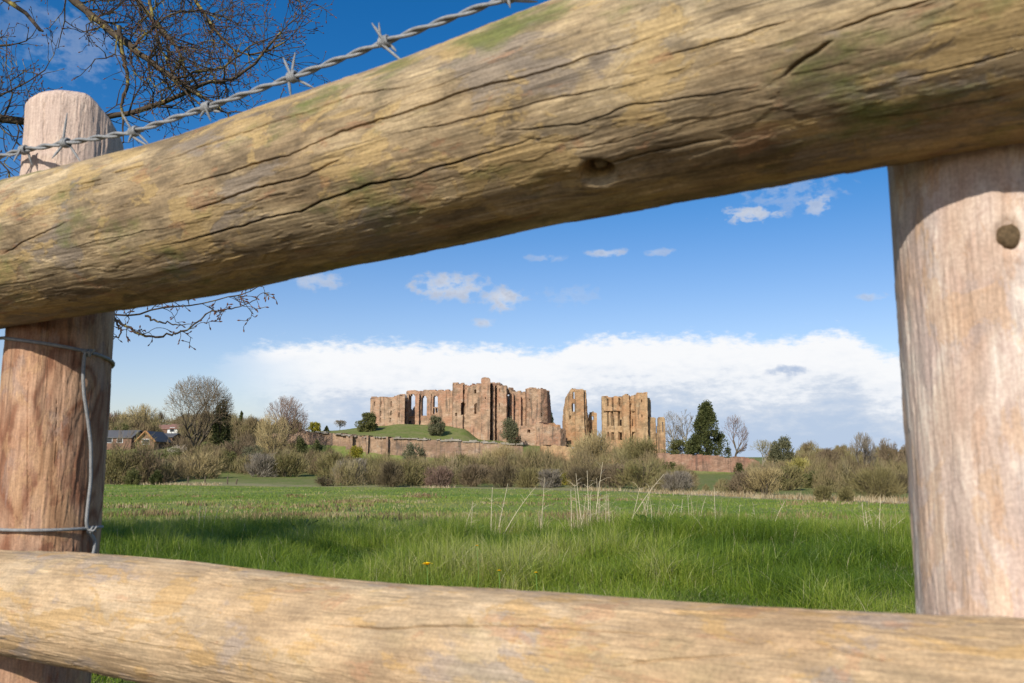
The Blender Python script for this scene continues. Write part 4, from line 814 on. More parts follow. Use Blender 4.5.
scrub('skyline_wood', 'brown leafless wood along the skyline behind the houses and beyond the field on the right', [(90, 160, 204, 250, 3.5, 6.5, 50, 420), (190, 262, 204, 250, 3.5, 6.5, 40, 420), (160, 190, 204, 230, 2, 3.4, 16, 400), (100, 235, 275, 330, 5, 8, 40, 400), (262, 300, 215, 260, 2.5, 5, 16, 350), (765, 1000, 200, 300, 2.5, 5.0, 90, 420), (800, 1000, 400, 700, 5, 10, 60, 400)], 6)

# field posts
for k, (px, lab) in enumerate([(188, 'wooden field post farthest left, in front of the pale willow shrub'), (205, 'wooden field post in the middle, in front of the pale willow shrub'), (227.5, 'wooden field post farthest right, right of the pale willow shrub'), (236, 'short leaning wooden field post right of the others')]):
    X = at(px, 480, 121)[0]; z = g1(X, 121); mb = MB(); h = 1.15 if k < 3 else .8; dx = .02 if k < 3 else .2
    mb.tube([[X, 121, z - .3], [X + dx * .5, 121, z + h * .5], [X + dx, 121, z + h * .97], [X + dx, 121, z + h]], [.10, .10, .095, .06], 7)
    tag(mb.build('field_post', M['bark'], None, origin=(X, 121, z)), lab, 'post', 'posts at the far edge of the field')

# ------------------------------------------------------------------ grass
def blades(X, Y, h, wdt, rs, tint, lean=0.5, segs=3):
    n = len(X); Z = gz(X, Y) - .01; a = rs.uniform(0, 6.283, n); la = rs.uniform(0, 6.283, n); l = np.abs(rs.normal(0, lean, n)) * h
    L = segs + 1; V = np.zeros((n, 2 * segs + 1, 3)); sx = np.cos(a) * wdt * .5; sy = np.sin(a) * wdt * .5
    for s in range(segs):
        t = s / segs; wv = (1 - .75 * t ** 1.5)
        bx = X + np.cos(la) * l * t ** 2; by = Y + np.sin(la) * l * t ** 2; bz = Z + h * t * (1 - .22 * t * np.minimum(l / h, 1))
        V[:, 2 * s] = np.stack([bx - sx * wv, by - sy * wv, bz], 1); V[:, 2 * s + 1] = np.stack([bx + sx * wv, by + sy * wv, bz], 1)
    V[:, -1] = np.stack([X + np.cos(la) * l, Y + np.sin(la) * l, Z + h * (1 - .22 * np.minimum(l / h, 1))], 1)
    b0 = np.arange(n)[:, None] * (2 * segs + 1)
    q = np.concatenate([np.stack([b0[:, 0] + 2 * s, b0[:, 0] + 2 * s + 1, b0[:, 0] + 2 * s + 3, b0[:, 0] + 2 * s + 2], 1) for s in range(segs - 1)]) if segs > 1 else np.zeros((0, 4), int)
    t3 = np.stack([b0[:, 0] + 2 * segs - 2, b0[:, 0] + 2 * segs - 1, b0[:, 0] + 2 * segs], 1)
    return V.reshape(-1, 3), [q, t3], np.repeat(tint, 2 * segs + 1)
rs = np.random.default_rng(42)
def scatter(y0, y1, dens, margin=1.2):
    n = int(dens * (y1 - y0) * (0.66 * (y0 + y1) + 2 * margin)); Y = rs.uniform(y0, y1, n); half = .66 * Y + margin
    keep = rs.uniform(0, 1, n) < half / (.66 * y1 + margin); X = rs.uniform(-1, 1, n) * half
    return X[keep], Y[keep]
Vs, Qs, Ts, Tn, off = [], [], [], [], 0
for (y0, y1, dens, wd_) in [(1.2, 3.2, 1500, .0036), (3.2, 5.5, 5200, .0036), (5.5, 8.5, 4200, .0044), (8.5, 11.5, 2600, .0055), (11.5, 14.5, 900, .008)]:
    X, Y = scatter(y0, y1, dens); n = len(X)
    cl = fbm(X / .55, Y / .55, seed=11); pt = fbm(X / 1.9, Y / 1.9, seed=13)
    h = (.06 + .22 * np.clip((cl - .3) / .4, 0, 1) * (.55 + .6 * pt)) * rs.uniform(.6, 1.25, n) * np.clip(1.15 - np.clip(Y - 9.5, 0, 6) * .14, .25, 1.1)
    cl2 = fbm(X / .22, Y / .22, seed=17, oct=2); tint = np.clip(.40 + 1.3 * (pt - .5) + .8 * (cl - .5) + .8 * (cl2 - .5) + rs.normal(0, .17, n), 0, .95); dead = rs.uniform(0, 1, n) < .012 + .04 * (Y > 10.5); tint[dead] = 1.0
    V, (q, t3), tt = blades(X, Y, h, wd_ * rs.uniform(.6, 1.3, n), rs, tint, .95)
    Vs.append(V); Qs.append(q + off); Ts.append(t3 + off); Tn.append(tt); off += len(V)
gr = obj('grass', np.concatenate(Vs), [np.concatenate(Qs), np.concatenate(Ts)], M['grass'], None, True, {'tint': np.concatenate(Tn)})
tag(gr, 'long fresh green grass just beyond the fence', 'grass', kind='stuff')
# short grazed grass of the field
Vs, Qs, Ts, Tn, off = [], [], [], [], 0
for (y0, y1, dens, wd_) in [(14, 30, 90, .02), (30, 60, 24, .045), (60, 128, 5, .09)]:
    X, Y = scatter(y0, y1, dens, 4); px_ = 512 + F_PX * X / Y; k_ = Y < EDGE(px_); X, Y = X[k_], Y[k_]; n = len(X); pt = fbm(X / 5, Y / 9, seed=23); p2 = fbm(X / 1.5, Y / 3, seed=29)
    h = (.05 + .10 * p2) * rs.uniform(.5, 1.4, n); tint = np.clip(.10 + 1.5 * (pt - .32) + rs.normal(0, .14, n) + .35 * (p2 > .68), 0, 1)
    V, (q, t3), tt = blades(X, Y, h, wd_ * rs.uniform(.6, 1.3, n), rs, tint, .4, 2)
    Vs.append(V); Qs.append(q + off); Ts.append(t3 + off); Tn.append(tt); off += len(V)
tag(obj('meadow_grass', np.concatenate(Vs), [np.concatenate(Qs), np.concatenate(Ts)], M['field_grass'], None, True, {'tint': np.concatenate(Tn)}), 'short grazed grass covering the open field', 'grass', kind='stuff')
# brown dry tussocks in the field and the pale reed litter at its far edge
Vs, Qs, Ts, Tn, off = [], [], [], [], 0
def tussock(cx, cy, rx, ry, n, h, wd_, t0):
    global off
    X = cx + rs.normal(0, rx, n); Y = cy + rs.normal(0, ry, n)
    V, (q, t3), tt = blades(X, Y, h * rs.uniform(.4, 1.2, n), wd_ * rs.uniform(.6, 1.3, n), rs, np.clip(t0 + rs.normal(0, .2, n), 0, 1), .5, 2)
    Vs.append(V); Qs.append(q + off); Ts.append(t3 + off); Tn.append(tt); off += len(V)
for k in range(150):
    Y = 16 + 50 * rs.uniform() ** 1.5; X = rs.uniform(-.62, .62) * Y
    if fbm(X / 8, Y / 8, seed=71) < .47: continue
    tussock(X, Y, .25 + .5 * rs.uniform(), .2, 60, .16 + .1 * rs.uniform(), .0012 * Y, rs.uniform(.1, .6))
for px in (110, 150, 165, 172, 268, 280, 295, 300): tussock((px - 512) / F_PX * 27, 27, .45, .3, 150, .24, .025, rs.uniform(.05, .45))
for px in (196, 205, 212, 222): tussock((px - 512) / F_PX * 11.5, 11.5, .13, .15, 140, .24, .007, .85)
for px in (573, 579, 584, 588, 592, 597, 604, 610, 497, 541, 640, 648, 658, 690, 716, 868, 880): tussock((px - 512) / F_PX * 8.9, 8.9, .035, .12, 26, .42, .0045, .88)
for px in range(110, 910, 5):
    if px < 640 and fbm(px / 40., 3.3, seed=88) < .52: continue
    e_ = float(EDGE(px)); Y = e_ + rs.uniform(.5, 8); X = (px - 512) / F_PX * Y
    tussock(X, Y, .008 * Y, 1.2, 50, (.5 if px > 560 else .45) * rs.uniform(.5, 1.2), .0008 * Y, rs.uniform(.45, .9))
tag(obj('dry_tussocks', np.concatenate(Vs), [np.concatenate(Qs), np.concatenate(Ts)], M['dry_grass'], None, True, {'tint': np.concatenate(Tn)}), 'brown and straw coloured dry tussocks dotting the field and its far edge', 'dry grass', kind='stuff')

# tall dry stalks at the near edge of the field
protos = []
def stalk_mesh(seed):
    r_ = np.random.default_rng(seed); mb = MB(); bend = r_.normal(0, .05, 2)
    P = [[bend[0] * t * t, bend[1] * t * t, t] for t in np.linspace(0, 1, 7)]
    mb.tube(P, np.linspace(.0048, .0022, 7), 5)
    for k in range(5):
        t = r_.uniform(.45, .97); a = r_.uniform(0, 6.28); L = r_.uniform(.05, .14); p = np.array([bend[0] * t * t, bend[1] * t * t, t])
        mb.tube([p, p + [math.cos(a) * L * .6, math.sin(a) * L * .6, L * .5], p + [math.cos(a) * L, math.sin(a) * L, L * .6]], [.0022, .0018, .001], 4)
    V, F = mb.arrays(); me = mesh_np('dry_stalk', V, F); me.materials.append(M['stalk']); return me
sm = [stalk_mesh(k) for k in range(6)]
ST = [(593, 518, 602, 462), (590, 517, 586, 470), (583, 513, 575, 474), (586, 513, 584, 490), (578, 512, 577, 484), (604, 516, 609, 489), (598, 514, 600, 487), (610, 514, 607, 494), (572, 512, 570, 490), (624, 519, 654, 471), (628, 516, 642, 488), (634, 508, 655, 485), (541, 516, 544, 477), (491, 515, 491, 487), (497, 512, 507, 484), (502, 512, 528, 484), (661, 523, 676, 505), (660, 527, 680, 505), (690, 515, 687, 494), (679, 517, 682, 499), (716, 519, 713, 488), (700, 518, 697, 500), (735, 520, 742, 505), (757, 518, 754, 500), (866, 522, 861, 503), (869, 530, 865, 510), (878, 516, 879, 498), (882, 538, 893, 517), (618, 524, 622, 508), (469, 519, 476, 500), (461, 521, 473, 502), (199, 523, 199, 500), (203, 522, 206, 505), (212, 521, 217, 503), (580, 516, 588, 496), (589, 512, 593, 492), (600, 512, 596, 478), (645, 514, 648, 498), (653, 522, 650, 506), (770, 516, 775, 502)]
for k, (bx, by, tx, ty) in enumerate(ST):
    Y = 9.0 - .4 * (by > 520) + .35 * math.sin(k * 2.3); b0 = at(bx, by, Y); t0 = at(tx, ty, Y + .15 * math.sin(k)); zg = g1(b0[0], Y)
    d = t0 - np.array([b0[0], Y, b0[2]]); b0 = np.array([b0[0], Y, zg]); d = t0 - b0; L = np.linalg.norm(d)
    o = bpy.data.objects.new('dry_stalk', sm[k % 6]); sc.collection.objects.link(o); o.location = b0; o.rotation_mode = 'QUATERNION'
    o.rotation_quaternion = Vector((0, 0, 1)).rotation_difference(Vector(d / L)); o.scale = (L ** .3, L ** .3, L)
    tag(o, 'pale dry stalk sticking up out of the long grass before the field', 'dry stalk', 'dry stalks along the near edge of the field')

# leafy weeds and dandelions
def weed(px, Y, s, label, seed):
    r_ = np.random.default_rng(seed); X = at(px, 515, Y)[0]; z = g1(X, Y); mb = MB()
    for k in range(26):
        a = r_.uniform(0, 6.28); tilt = r_.uniform(.3, 1.25); L = s * r_.uniform(.6, 1.1); wv = L * .16
        d = np.array([math.cos(a) * math.cos(tilt), math.sin(a) * math.cos(tilt), math.sin(tilt)]); sd_ = np.array([-math.sin(a), math.cos(a), 0]); V = []
        for t, ww in ((0, .15), (.3, .8), (.6, 1.), (.85, .6), (1., .05)):
            c = np.array([X, Y, z]) + d * L * t - np.array([0, 0, .35 * L * t * t]); V += [c - sd_ * wv * ww, c + np.array([0, 0, -.02 * L]), c + sd_ * wv * ww]
        mb.add(V, [[3 * i_ + j_, 3 * i_ + j_ + 1, 3 * i_ + j_ + 4, 3 * i_ + j_ + 3] for i_ in range(4) for j_ in (0, 1)])
    return tag(mb.build('leafy_weed', M['lf_weed'], None, True, origin=(X, Y, z)), label, 'weed')
weed(297, 9.2, .36, 'dark leafy dock plant at the near field edge, on the left', 1)
weed(648, 8.6, .31, 'large dark leafy dock plant beside the leaning dry stalks', 2)
weed(478, 9.2, .28, 'small dark leafy dock left of the dry stalks', 3)
weed(692, 8.6, .25, 'broad leafy dock plant right of the leaning dry stalks', 4)
def dandelion(px, py, head, label, seed):
    r_ = np.random.default_rng(seed); Y = (CAM_H - .29) / ((py - 458) / F_PX); c = at(px, py, Y); X = c[0]; z = g1(X, Y); root = thing('dandelion', (X, Y, z), label, 'flower', 'dandelions in the grass')
    mb = MB(); mb.tube([[X, Y, z], [X + .01, Y, (z + c[2]) / 2], c], [.003, .0025, .0025], 6); mb.build('stem', M['stem'], root)
    pb = MB()
    for ring, (rad_, tl) in enumerate(((1.0, .25), (.8, .55), (.55, .9), (.3, 1.2))):
        for k in range(16):
            a = k / 16 * 6.283 + ring * .2; L = head / 2 * rad_ * r_.uniform(.85, 1.1); d = np.array([math.cos(a) * math.cos(tl), math.sin(a) * math.cos(tl), math.sin(tl)]); s_ = np.array([-math.sin(a), math.cos(a), 0]) * head * .055
            pb.add([c - s_ * .4, c + s_ * .4, c + d * L + s_, c + d * L - s_], [[0, 1, 2, 3]])
    pb.build('petals', M['petal'], root)
dandelion(427, 565, .052, 'bright yellow dandelion, the largest and nearest, alone in the grass left of centre', 1)
dandelion(477, 546, .026, 'small yellow dandelion half hidden in the grass, upper left of the tiny pair', 2)
dandelion(499, 571, .022, 'tiny yellow dandelion low in the grass, the left of a tiny pair', 3)
dandelion(536, 573, .020, 'tiny yellow dandelion low in the grass, the right of a tiny pair', 4)

# ------------------------------------------------------------------ overhanging tree at the upper left
tree_loc = (-8.8, 8.2, g1(-8.8, 8.2))
ft = thing('overhanging_tree', tree_loc, 'bare tree with yellow lichen on dark limbs, overhanging the fence at the upper left', 'tree')
tb = MB(); rt = np.random.default_rng(99)
tp = [np.array([-8.8, 8.2, -.4]), np.array([-8.75, 8.15, 1.2]), np.array([-8.6, 8.1, 2.8]), np.array([-8.4, 8.0, 4.4]), np.array([-8.0, 8.0, 6.2])]
tb.tube(tp, [.42, .34, .30, .25, .19], 14); tb.build('trunk', M['lichen'], ft, True)
limbs, twigs, buds = MB(), MB(), []
TW0, TW1, TR0, TR1 = [], [], [], []
def resample(P, n):
    P = np.asarray(P, float); L = np.concatenate([[0], np.cumsum(np.linalg.norm(np.diff(P, axis=0), axis=1))]); u = np.linspace(0, L[-1], n)
    Q = np.stack([np.interp(u, L, P[:, k]) for k in range(3)], 1)
    for _ in range(2): Q[1:-1] = (Q[:-2] + 2 * Q[1:-1] + Q[2:]) / 4
    return Q, L[-1]
def twig(p, d, L, r, lev, density=1.0, grav=0.0):
    n = 4; pts = [p]
    for k in range(n):
        d = d + rt.normal(0, .22, 3) + np.array([0, 0, .06 - grav]); d /= np.linalg.norm(d); q = pts[-1] + d * L / n
        TW0.append(pts[-1]); TW1.append(q); TR0.append(max(r * (1 - .6 * k / n), .0022)); TR1.append(max(r * (1 - .6 * (k + 1) / n), .0018)); pts.append(q)
        if lev < 3 and k >= 0:
            for c in range(1 if rt.uniform() < .62 * min(density, 1.2) else 0):
                ax = np.cross(d, rt.normal(size=3)); ax /= np.linalg.norm(ax) + 1e-9; ang = rt.uniform(.5, 1.05)
                twig(q, d * math.cos(ang) + ax * math.sin(ang), L * rt.uniform(.42, .72), r * .6, lev + 1, density, grav)
    if lev >= 2: buds.append((pts[-1], d)); 
    
def limb(pix, Y0, Y1, r0, r1, side=1.0, start=None, tl=.55, tmin=0.05, grav=0.0):
    n = len(pix); P = [at(px, py, Y0 + (Y1 - Y0) * k / (n - 1)) for k, (px, py) in enumerate(pix)]
    if start is not None: P = [np.array(s_, float) for s_ in start] + P
    Q, L = resample(P, max(16, int(n * 5))); Q[1:-1] += rt.normal(0, .005, Q[1:-1].shape)
    k_f = 1.18 if r0 > .03 and pix[0][1] < 200 else 1.0; rr = (r0 + (r1 - r0) * np.linspace(0, 1, len(Q)) ** .8) * k_f
    limbs.tube(Q, rr * (1 + rt.normal(0, .06, len(Q))), 8)
    T = np.gradient(Q, axis=0); T /= np.linalg.norm(T, axis=1)[:, None]
    for k in range(int(side * L * 5.2)):
        t = rt.uniform(tmin, 1.0); i_ = int(t * (len(Q) - 1)); d = T[i_]; ax = np.cross(d, rt.normal(size=3)); ax /= np.linalg.norm(ax) + 1e-9; ang = rt.uniform(.5, 1.15)
        twig(Q[i_], d * math.cos(ang) + ax * math.sin(ang), tl * rt.uniform(.5, 1.2) * (1 - .3 * t), min(rr[i_] * .5, .009), 1, side, grav)
    twig(Q[-1], T[-1], tl * .7, r1, 1, side, grav)
    return Q
T1, T2, T3 = tp[2], tp[3], tp[4]
limb([(-60, -70), (30, -40), (73, 0), (97, 20), (117, 35), (132, 48), (158, 67), (176, 79), (200, 96)], 7.4, 6.8, .085, .014, 1.5, start=[T3, T3 * .5 + at(-60, -70, 7.4) * .5], tmin=.5)
limb([(-150, 120), (-60, 112), (0, 119), (60, 123), (123, 114), (146, 110), (164, 101), (182, 97), (202, 82), (243, 78), (258, 59), (281, 32)], 7.2, 6.8, .075, .007, 1.25, start=[T2], tmin=.3)
limb([(100, -60), (122, -25), (138, 0), (152, 20), (176, 44), (183, 56), (184, 73), (190, 95)], 7.6, 7.2, .055, .010, 1.4, start=[T3], tmin=.55)
limb([(119, 26), (122, 53), (129, 79), (122, 103), (123, 114)], 6.95, 6.95, .022, .012, .8, tl=.4)
limb([(146, -10), (149, 0), (155, 29), (164, 56), (178, 80), (200, 92)], 7.5, 7.2, .020, .006, 1.3)
limb([(150, -40), (190, -10), (215, 30), (232, 55), (262, 60), (285, 42)], 7.9, 7.2, .040, .006, 1.5, start=[T3], tmin=.6)
limb([(176, 79), (200, 70), (225, 68), (250, 45), (270, 38)], 6.85, 6.9, .014, .005, 1.5, tl=.45)
limb([(158, 67), (178, 85), (200, 105), (225, 112), (240, 112)], 6.85, 6.8, .013, .005, 1.4, tl=.45)
limb([(132, 48), (150, 30), (175, 12), (205, 10), (230, 20)], 6.9, 7.2, .014, .005, 1.4, tl=.5)
limb([(-200, 310), (-60, 305), (40, 310), (114, 316), (133, 317), (146, 314), (154, 308), (176, 305), (191, 307), (212, 303), (223, 295), (240, 296), (256, 297), (259, 286)], 6.2, 5.6, .030, .003, .75, start=[T1], tl=.20, tmin=.72, grav=.08)
limb([(40, 308), (100, 314), (115, 320), (126, 326), (140, 335), (156, 338), (177, 333), (191, 328), (204, 317), (209, 312), (234, 308), (248, 305), (258, 296)], 5.85, 5.6, .014, .003, .9, tl=.16, tmin=.4, grav=.08)
limb([(114, 317), (122, 334), (118, 338), (112, 336)], 5.8, 5.8, .009, .004, .4, tl=.12)
limb([(145, 316), (160, 322), (180, 325)], 5.75, 5.7, .008, .004, .4, tl=.12)
limb([(-120, 60), (-50, 55), (-15, 48), (10, 45)], 7.6, 7.4, .035, .008, 1.2, start=[T2], tl=.45)
limb([(-120, 130), (-50, 118), (0, 100), (22, 86), (45, 70)], 7.0, 6.9, .026, .005, 1.3, start=[T2], tl=.45)
limb([(-100, 180), (-40, 165), (5, 150), (14, 172), (12, 190)], 7.0, 6.9, .022, .006, 1.2, start=[T2], tl=.4)
limb([(-60, -30), (-10, -10), (5, -1), (25, 6), (34, 12), (40, 30)], 5.2, 5.0, .045, .010, .15, start=[T3], tl=.12, tmin=.8)
limb([(150, -120), (220, -70), (262, -25), (280, -6), (300, 2)], 7.4, 6.8, .045, .006, 1.1, start=[T3], tl=.35, tmin=.7)
Qa, _ = resample([T3, [-8.7, 5.0, 5.3], [-8.4, 2.4, 5.3], [-7.6, .9, 5.1], [-6.5, .5, 5.0], [-5.5, .5, 5.1]], 30); limbs.tube(Qa, np.linspace(.19, .06, 30), 10)
for k_ in range(70):
    i_ = rt.integers(6, 29); d_ = np.array([rt.uniform(.2, 1), rt.uniform(-1, 1), rt.uniform(-.15, .5)]); d_ /= np.linalg.norm(d_); P_ = [Qa[i_], Qa[i_] + d_ * .7 + rt.normal(0, .08, 3), Qa[i_] + d_ * 1.6 + rt.normal(0, .15, 3)]
    limbs.tube(P_, [.06, .045, .02], 6)
    for q_ in range(4): twig(P_[1 + q_ % 2], d_ + rt.normal(0, .5, 3), .8, .022, 1, 1.2)
limbs.build('limb', M['lichen'], ft, True)
tw = MB(); tw.prisms(TW0, TW1, TR0, TR1, 4); tw.build('twigs', M['lichen'], ft)
bb = MB()
BP = np.array([p for p, _ in buds]); BD = np.array([d for _, d in buds]); bb.prisms(BP - BD * .008, BP + BD * .004, np.full(len(BP), .003), np.full(len(BP), .0055), 4); bb.prisms(BP + BD * .004, BP + BD * .016, np.full(len(BP), .0055), np.full(len(BP), .001), 4)
bb.build('buds', M['bud'], ft)

# ------------------------------------------------------------------ the fence
PL = at(54, 430, 1.04)[:2]; PR = at(1003, 430, 0.555)[:2]
fd = (PR - PL) / np.linalg.norm(PR - PL); fn = np.array([fd[1], -fd[0]])
if fn.dot(-PL) < 0: fn = -fn
R_POST, R_TOP, R_BOT = .060, .079, .063
fence = thing('wooden_fence', (float((PL + PR)[0] / 2), float((PL + PR)[1] / 2), 0.0), 'round timber fence close to the viewer with two rails and two posts framing the castle', 'fence')
def on_plane(px, py, offs):
    d = ray(px, py); p0 = PL + fn * offs; t = fn.dot(p0) / (fn[0] * d[0] + fn[1] * d[1]); return np.array([0, 0, CAM_H]) + d * t
def fit_rail(prof, A, B, r):
    """straight rail from A to B, bent and tapered so that it has the outline (px, top, bottom); returns control u, z offset, radius"""
    d = (B - A) / np.linalg.norm(B - A); ku = []
    for px, yt, yb in prof:
        t = np.linspace(-.6, 1.6, 4000); p = A + (B - A) * t[:, None]; ok = p[:, 1] > .1; x_, y_ = project(p[ok]); ku.append((t[ok] * np.linalg.norm(B - A))[np.argmin(abs(x_ - px))])
    ku = np.array(ku); zo = np.zeros(len(ku)); rr = np.full(len(ku), r); a = np.linspace(0, 2 * np.pi, 90); u = np.linspace(ku.min() - .15, ku.max() + .1, 1200)
    e1 = np.cross(d, [0, 0, 1]); e1 /= np.linalg.norm(e1); e2 = np.cross(e1, d)
    for it in range(8):
        c = A + d * u[:, None] + np.array([0, 0, 1]) * np.interp(u, ku, zo)[:, None]; P = c[:, None] + np.interp(u, ku, rr)[:, None, None] * (np.cos(a)[None, :, None] * e1 + np.sin(a)[None, :, None] * e2)
        x_, y_ = project(P)
        for k, (px, yt, yb) in enumerate(prof):
            m_ = abs(x_ - px) < 4; lo, hi = y_[m_].min(), y_[m_].max(); dist = (A + d * ku[k])[1]
            zo[k] -= ((yt + yb) / 2 - (lo + hi) / 2) / F_PX * dist * .9; rr[k] *= ((yb - yt) / (hi - lo)) ** .9
    return ku, zo, rr
def round_timber(name, A, B, r, mat, seed, cracks=(), knots=(), nl=760, na=420, label=None, tilt_top=None, flake=.0016, flute=.0030, extend=(0, 0), axis='x', taper=0.0, lowfreq=.006, autocr=0, prof=None, fine_d=.0004):
    A = np.asarray(A, float); B = np.asarray(B, float); d = (B - A) / np.linalg.norm(B - A); A = A - d * extend[0]; B = B + d * extend[1]; L = np.linalg.norm(B - A)
    e1 = np.cross(d, [0, 0, 1]) if abs(d[2]) < .9 else np.cross(d, [0, 1, 0]); e1 /= np.linalg.norm(e1); e2 = np.cross(d, e1)
    u = np.linspace(0, L, nl); af_ = math.atan2((np.array([0, 0, CAM_H]) - (A + B) / 2).dot(e2), (np.array([0, 0, CAM_H]) - (A + B) / 2).dot(e1)); s_a = np.linspace(-.5, .5, na, endpoint=False); a = (af_ + 2 * np.pi * (.55 * s_a + 1.8 * s_a ** 3)); U, Aa = np.meshgrid(u, a, indexing='ij'); ca, sa = np.cos(Aa), np.sin(Aa)
    n3 = lambda su, sr, s, o=3: fbm(U * su, ca * sr + 50, sa * sr + 50, seed=seed + s, oct=o) - .5
    Zo = np.zeros_like(U); Rb = r * (1 + taper * (U / L - .5))
    if prof is not None:
        ku, zo_, rr_ = prof; ku = ku + extend[0]; sm_ = lambda v: np.convolve(np.pad(np.interp(u, ku, v), 40, 'edge'), np.ones(81) / 81, 'valid'); Zo = np.repeat(sm_(zo_)[:, None], na, 1); Rb = np.repeat(sm_(rr_)[:, None], na, 1)
    Rr = Rb + lowfreq * 2 * n3(3.2, .8, 1, 2)
    def pos(Rv): return A + d * U[..., None] + np.array([0, 0, 1.0]) * Zo[..., None] + e1 * (Rv * ca)[..., None] + e2 * (Rv * sa)[..., None]
    base = pos(Rr); bx, by = project(base); Nr = e1 * ca[..., None] + e2 * sa[..., None]; vis = (Nr * (np.array([0, 0, CAM_H]) - base)).sum(-1) > 0
    def locate(px, py):
        q = np.where(vis, (bx - px) ** 2 + (by - py) ** 2, 1e9); i_, j_ = np.unravel_index(np.argmin(q), q.shape); return u[i_], a[j_]
    disp = flute * 2 * n3(2.6, 3.2, 2) + fine_d * 2 * n3(12, 16, 3)
    f1 = n3(13, 4.5, 4, 5); f2 = n3(17, 6.5, 5, 5)
    disp += flake * (np.clip((f1 - .07) / .018, 0, 1) + np.clip((f2 - .10) / .015, 0, 1) + np.clip((f1 + .15) / .02, 0, 1) - 1.2)
    disp += .0003 * 2 * n3(26, 40, 6, 3)
    allc = []
    for (pl, wd_, dp) in cracks:
        ua = np.array([locate(px, py) for px, py in pl]); k = np.argsort(ua[:, 0]); allc.append((ua[k, 0], np.unwrap(ua[k, 1]), wd_, dp))
    r_ = np.random.default_rng(seed + 77)
    for k in range(autocr):
        u0 = r_.uniform(0, L * .9); u1 = u0 + r_.uniform(.06, .4); a0 = r_.uniform(0, 6.283); allc.append((np.array([u0, (u0 + u1) / 2, u1]), a0 + r_.normal(0, .05, 3), r_.uniform(.0003, .0006), r_.uniform(.0004, .0012)))
    for (uu, aa, wd_, dp) in allc:
        inside = (u >= uu[0]) & (u <= uu[-1]); ui = u[inside]
        if len(ui) < 2: continue
        ac = np.interp(ui, uu, aa) + (vnoise(ui * 45, ui * 0 + aa[0] * 9, 0, seed + 3) - .5) * .03 + (vnoise(ui * 160, ui * 0 + 1, 0, seed + 4) - .5) * .012
        s_ = np.clip(np.minimum(ui - uu[0], uu[-1] - ui) / (.18 * (uu[-1] - uu[0]) + 1e-6), 0, 1) * (.55 + .9 * vnoise(ui * 28, ui * 0 + aa[0], 0, seed + 5))
        dd = (Aa[inside] - ac[:, None] + np.pi) % (2 * np.pi) - np.pi; dist = dd * r
        ww = wd_ * .34 * (.4 + .8 * s_)[:, None]
        prof_ = np.exp(-np.abs(dist / ww) ** 3) * dp * .75 * np.clip(s_ * 1.15, 0, 1)[:, None]
        # the lower lip of a split lies a little below the upper one
        lip = np.where(dist < 0, 1, 0) * np.exp(-np.abs(dist) / .010) * .0005 * s_[:, None] * (1 if aa[0] % .2 > .1 else -1)
        disp[inside] -= prof_ + lip
    kn = []
    for (px, py, hole, swell, hd) in knots:
        u0, a0 = locate(px, py); du = U - u0; da = ((Aa - a0 + np.pi) % (2 * np.pi) - np.pi) * r; rho = np.sqrt((du / 1.25) ** 2 + da ** 2)
        disp += swell * np.exp(-(rho / (hole * 2.6)) ** 2) - swell * .55 * np.exp(-((np.abs(da) - 0) / (hole * .9)) ** 2) * np.exp(-((np.abs(du) - hole * 3.2) / (hole * 2.2)) ** 2)
        disp -= hd / (1 + np.exp((rho - hole) / (hole * .10)))
        kn.append((u0, a0))
    Rf = Rr + disp
    if tilt_top is not None:      # upper end: bevelled round the rim and cut on a slant
        Pz = U.copy(); prof = tilt_top(ca, sa)                    # height lost at each side
        Pend = np.clip((U - (L - .16)) / .16, 0, 1); Ueff = U - Pend * prof
        rim = np.clip((U - (L - .010)) / .010, 0, 1); Rf = Rf - .006 * rim ** 2
    else: Ueff = U
    zl = np.array([0, 0, 1.0])
    loc = np.stack([Ueff + Zo * d[2], Rf * ca + Zo * e1[2], Rf * sa + Zo * e2[2]], -1)
    if axis == 'z': loc = np.stack([Rf * ca, Rf * sa, Ueff], -1); Mx = np.stack([e1, e2, d], 1)
    else: Mx = np.stack([d, e1, e2], 1)
    V = loc.reshape(-1, 3); i_ = np.arange(nl - 1)[:, None] * na; j_ = np.arange(na)[None]; j2_ = (j_ + 1) % na
    F4 = np.stack([i_ + j_, i_ + j2_, i_ + na + j2_, i_ + na + j_], -1).reshape(-1, 4)
    if np.linalg.det(Mx) < 0: F4 = F4[:, ::-1]
    # end caps as fans
    c0 = V[:na].mean(0); c1 = V[-na:].mean(0); V = np.vstack([V, c0, c1]); k0 = len(V) - 2; k1 = len(V) - 1; jj = np.arange(na)
    F3 = np.concatenate([np.stack([np.full(na, k0), (jj + 1) % na, jj], 1), np.stack([np.full(na, k1), (nl - 1) * na + jj, (nl - 1) * na + (jj + 1) % na], 1)])
    if np.linalg.det(Mx) < 0: F3 = F3[:, ::-1]
    me = mesh_np(name, V, [F4, F3], True); me.materials.append(mat); o = bpy.data.objects.new(name, me); sc.collection.objects.link(o); o.parent = fence
    o.matrix_local = Matrix.Translation(Vector(A) - fence.location) @ Matrix([list(Mx[0]), list(Mx[1]), list(Mx[2])]).to_4x4()
    if label: o['label'] = label
    o['_'] = 0; del o['_']; frame = (A.copy(), Mx.copy())
    def surf(u0, a0, extra=0.0):
        ii = int(np.argmin(abs(u - u0))); jj_ = int(np.argmin(np.abs((a - a0 + np.pi) % (2 * np.pi) - np.pi)))
        n = e1 * math.cos(a0) + e2 * math.sin(a0); return A + d * u0 + np.array([0, 0, Zo[ii, 0]]) + n * (Rf[ii, jj_] + extra), n, d, frame
    return o, kn, surf
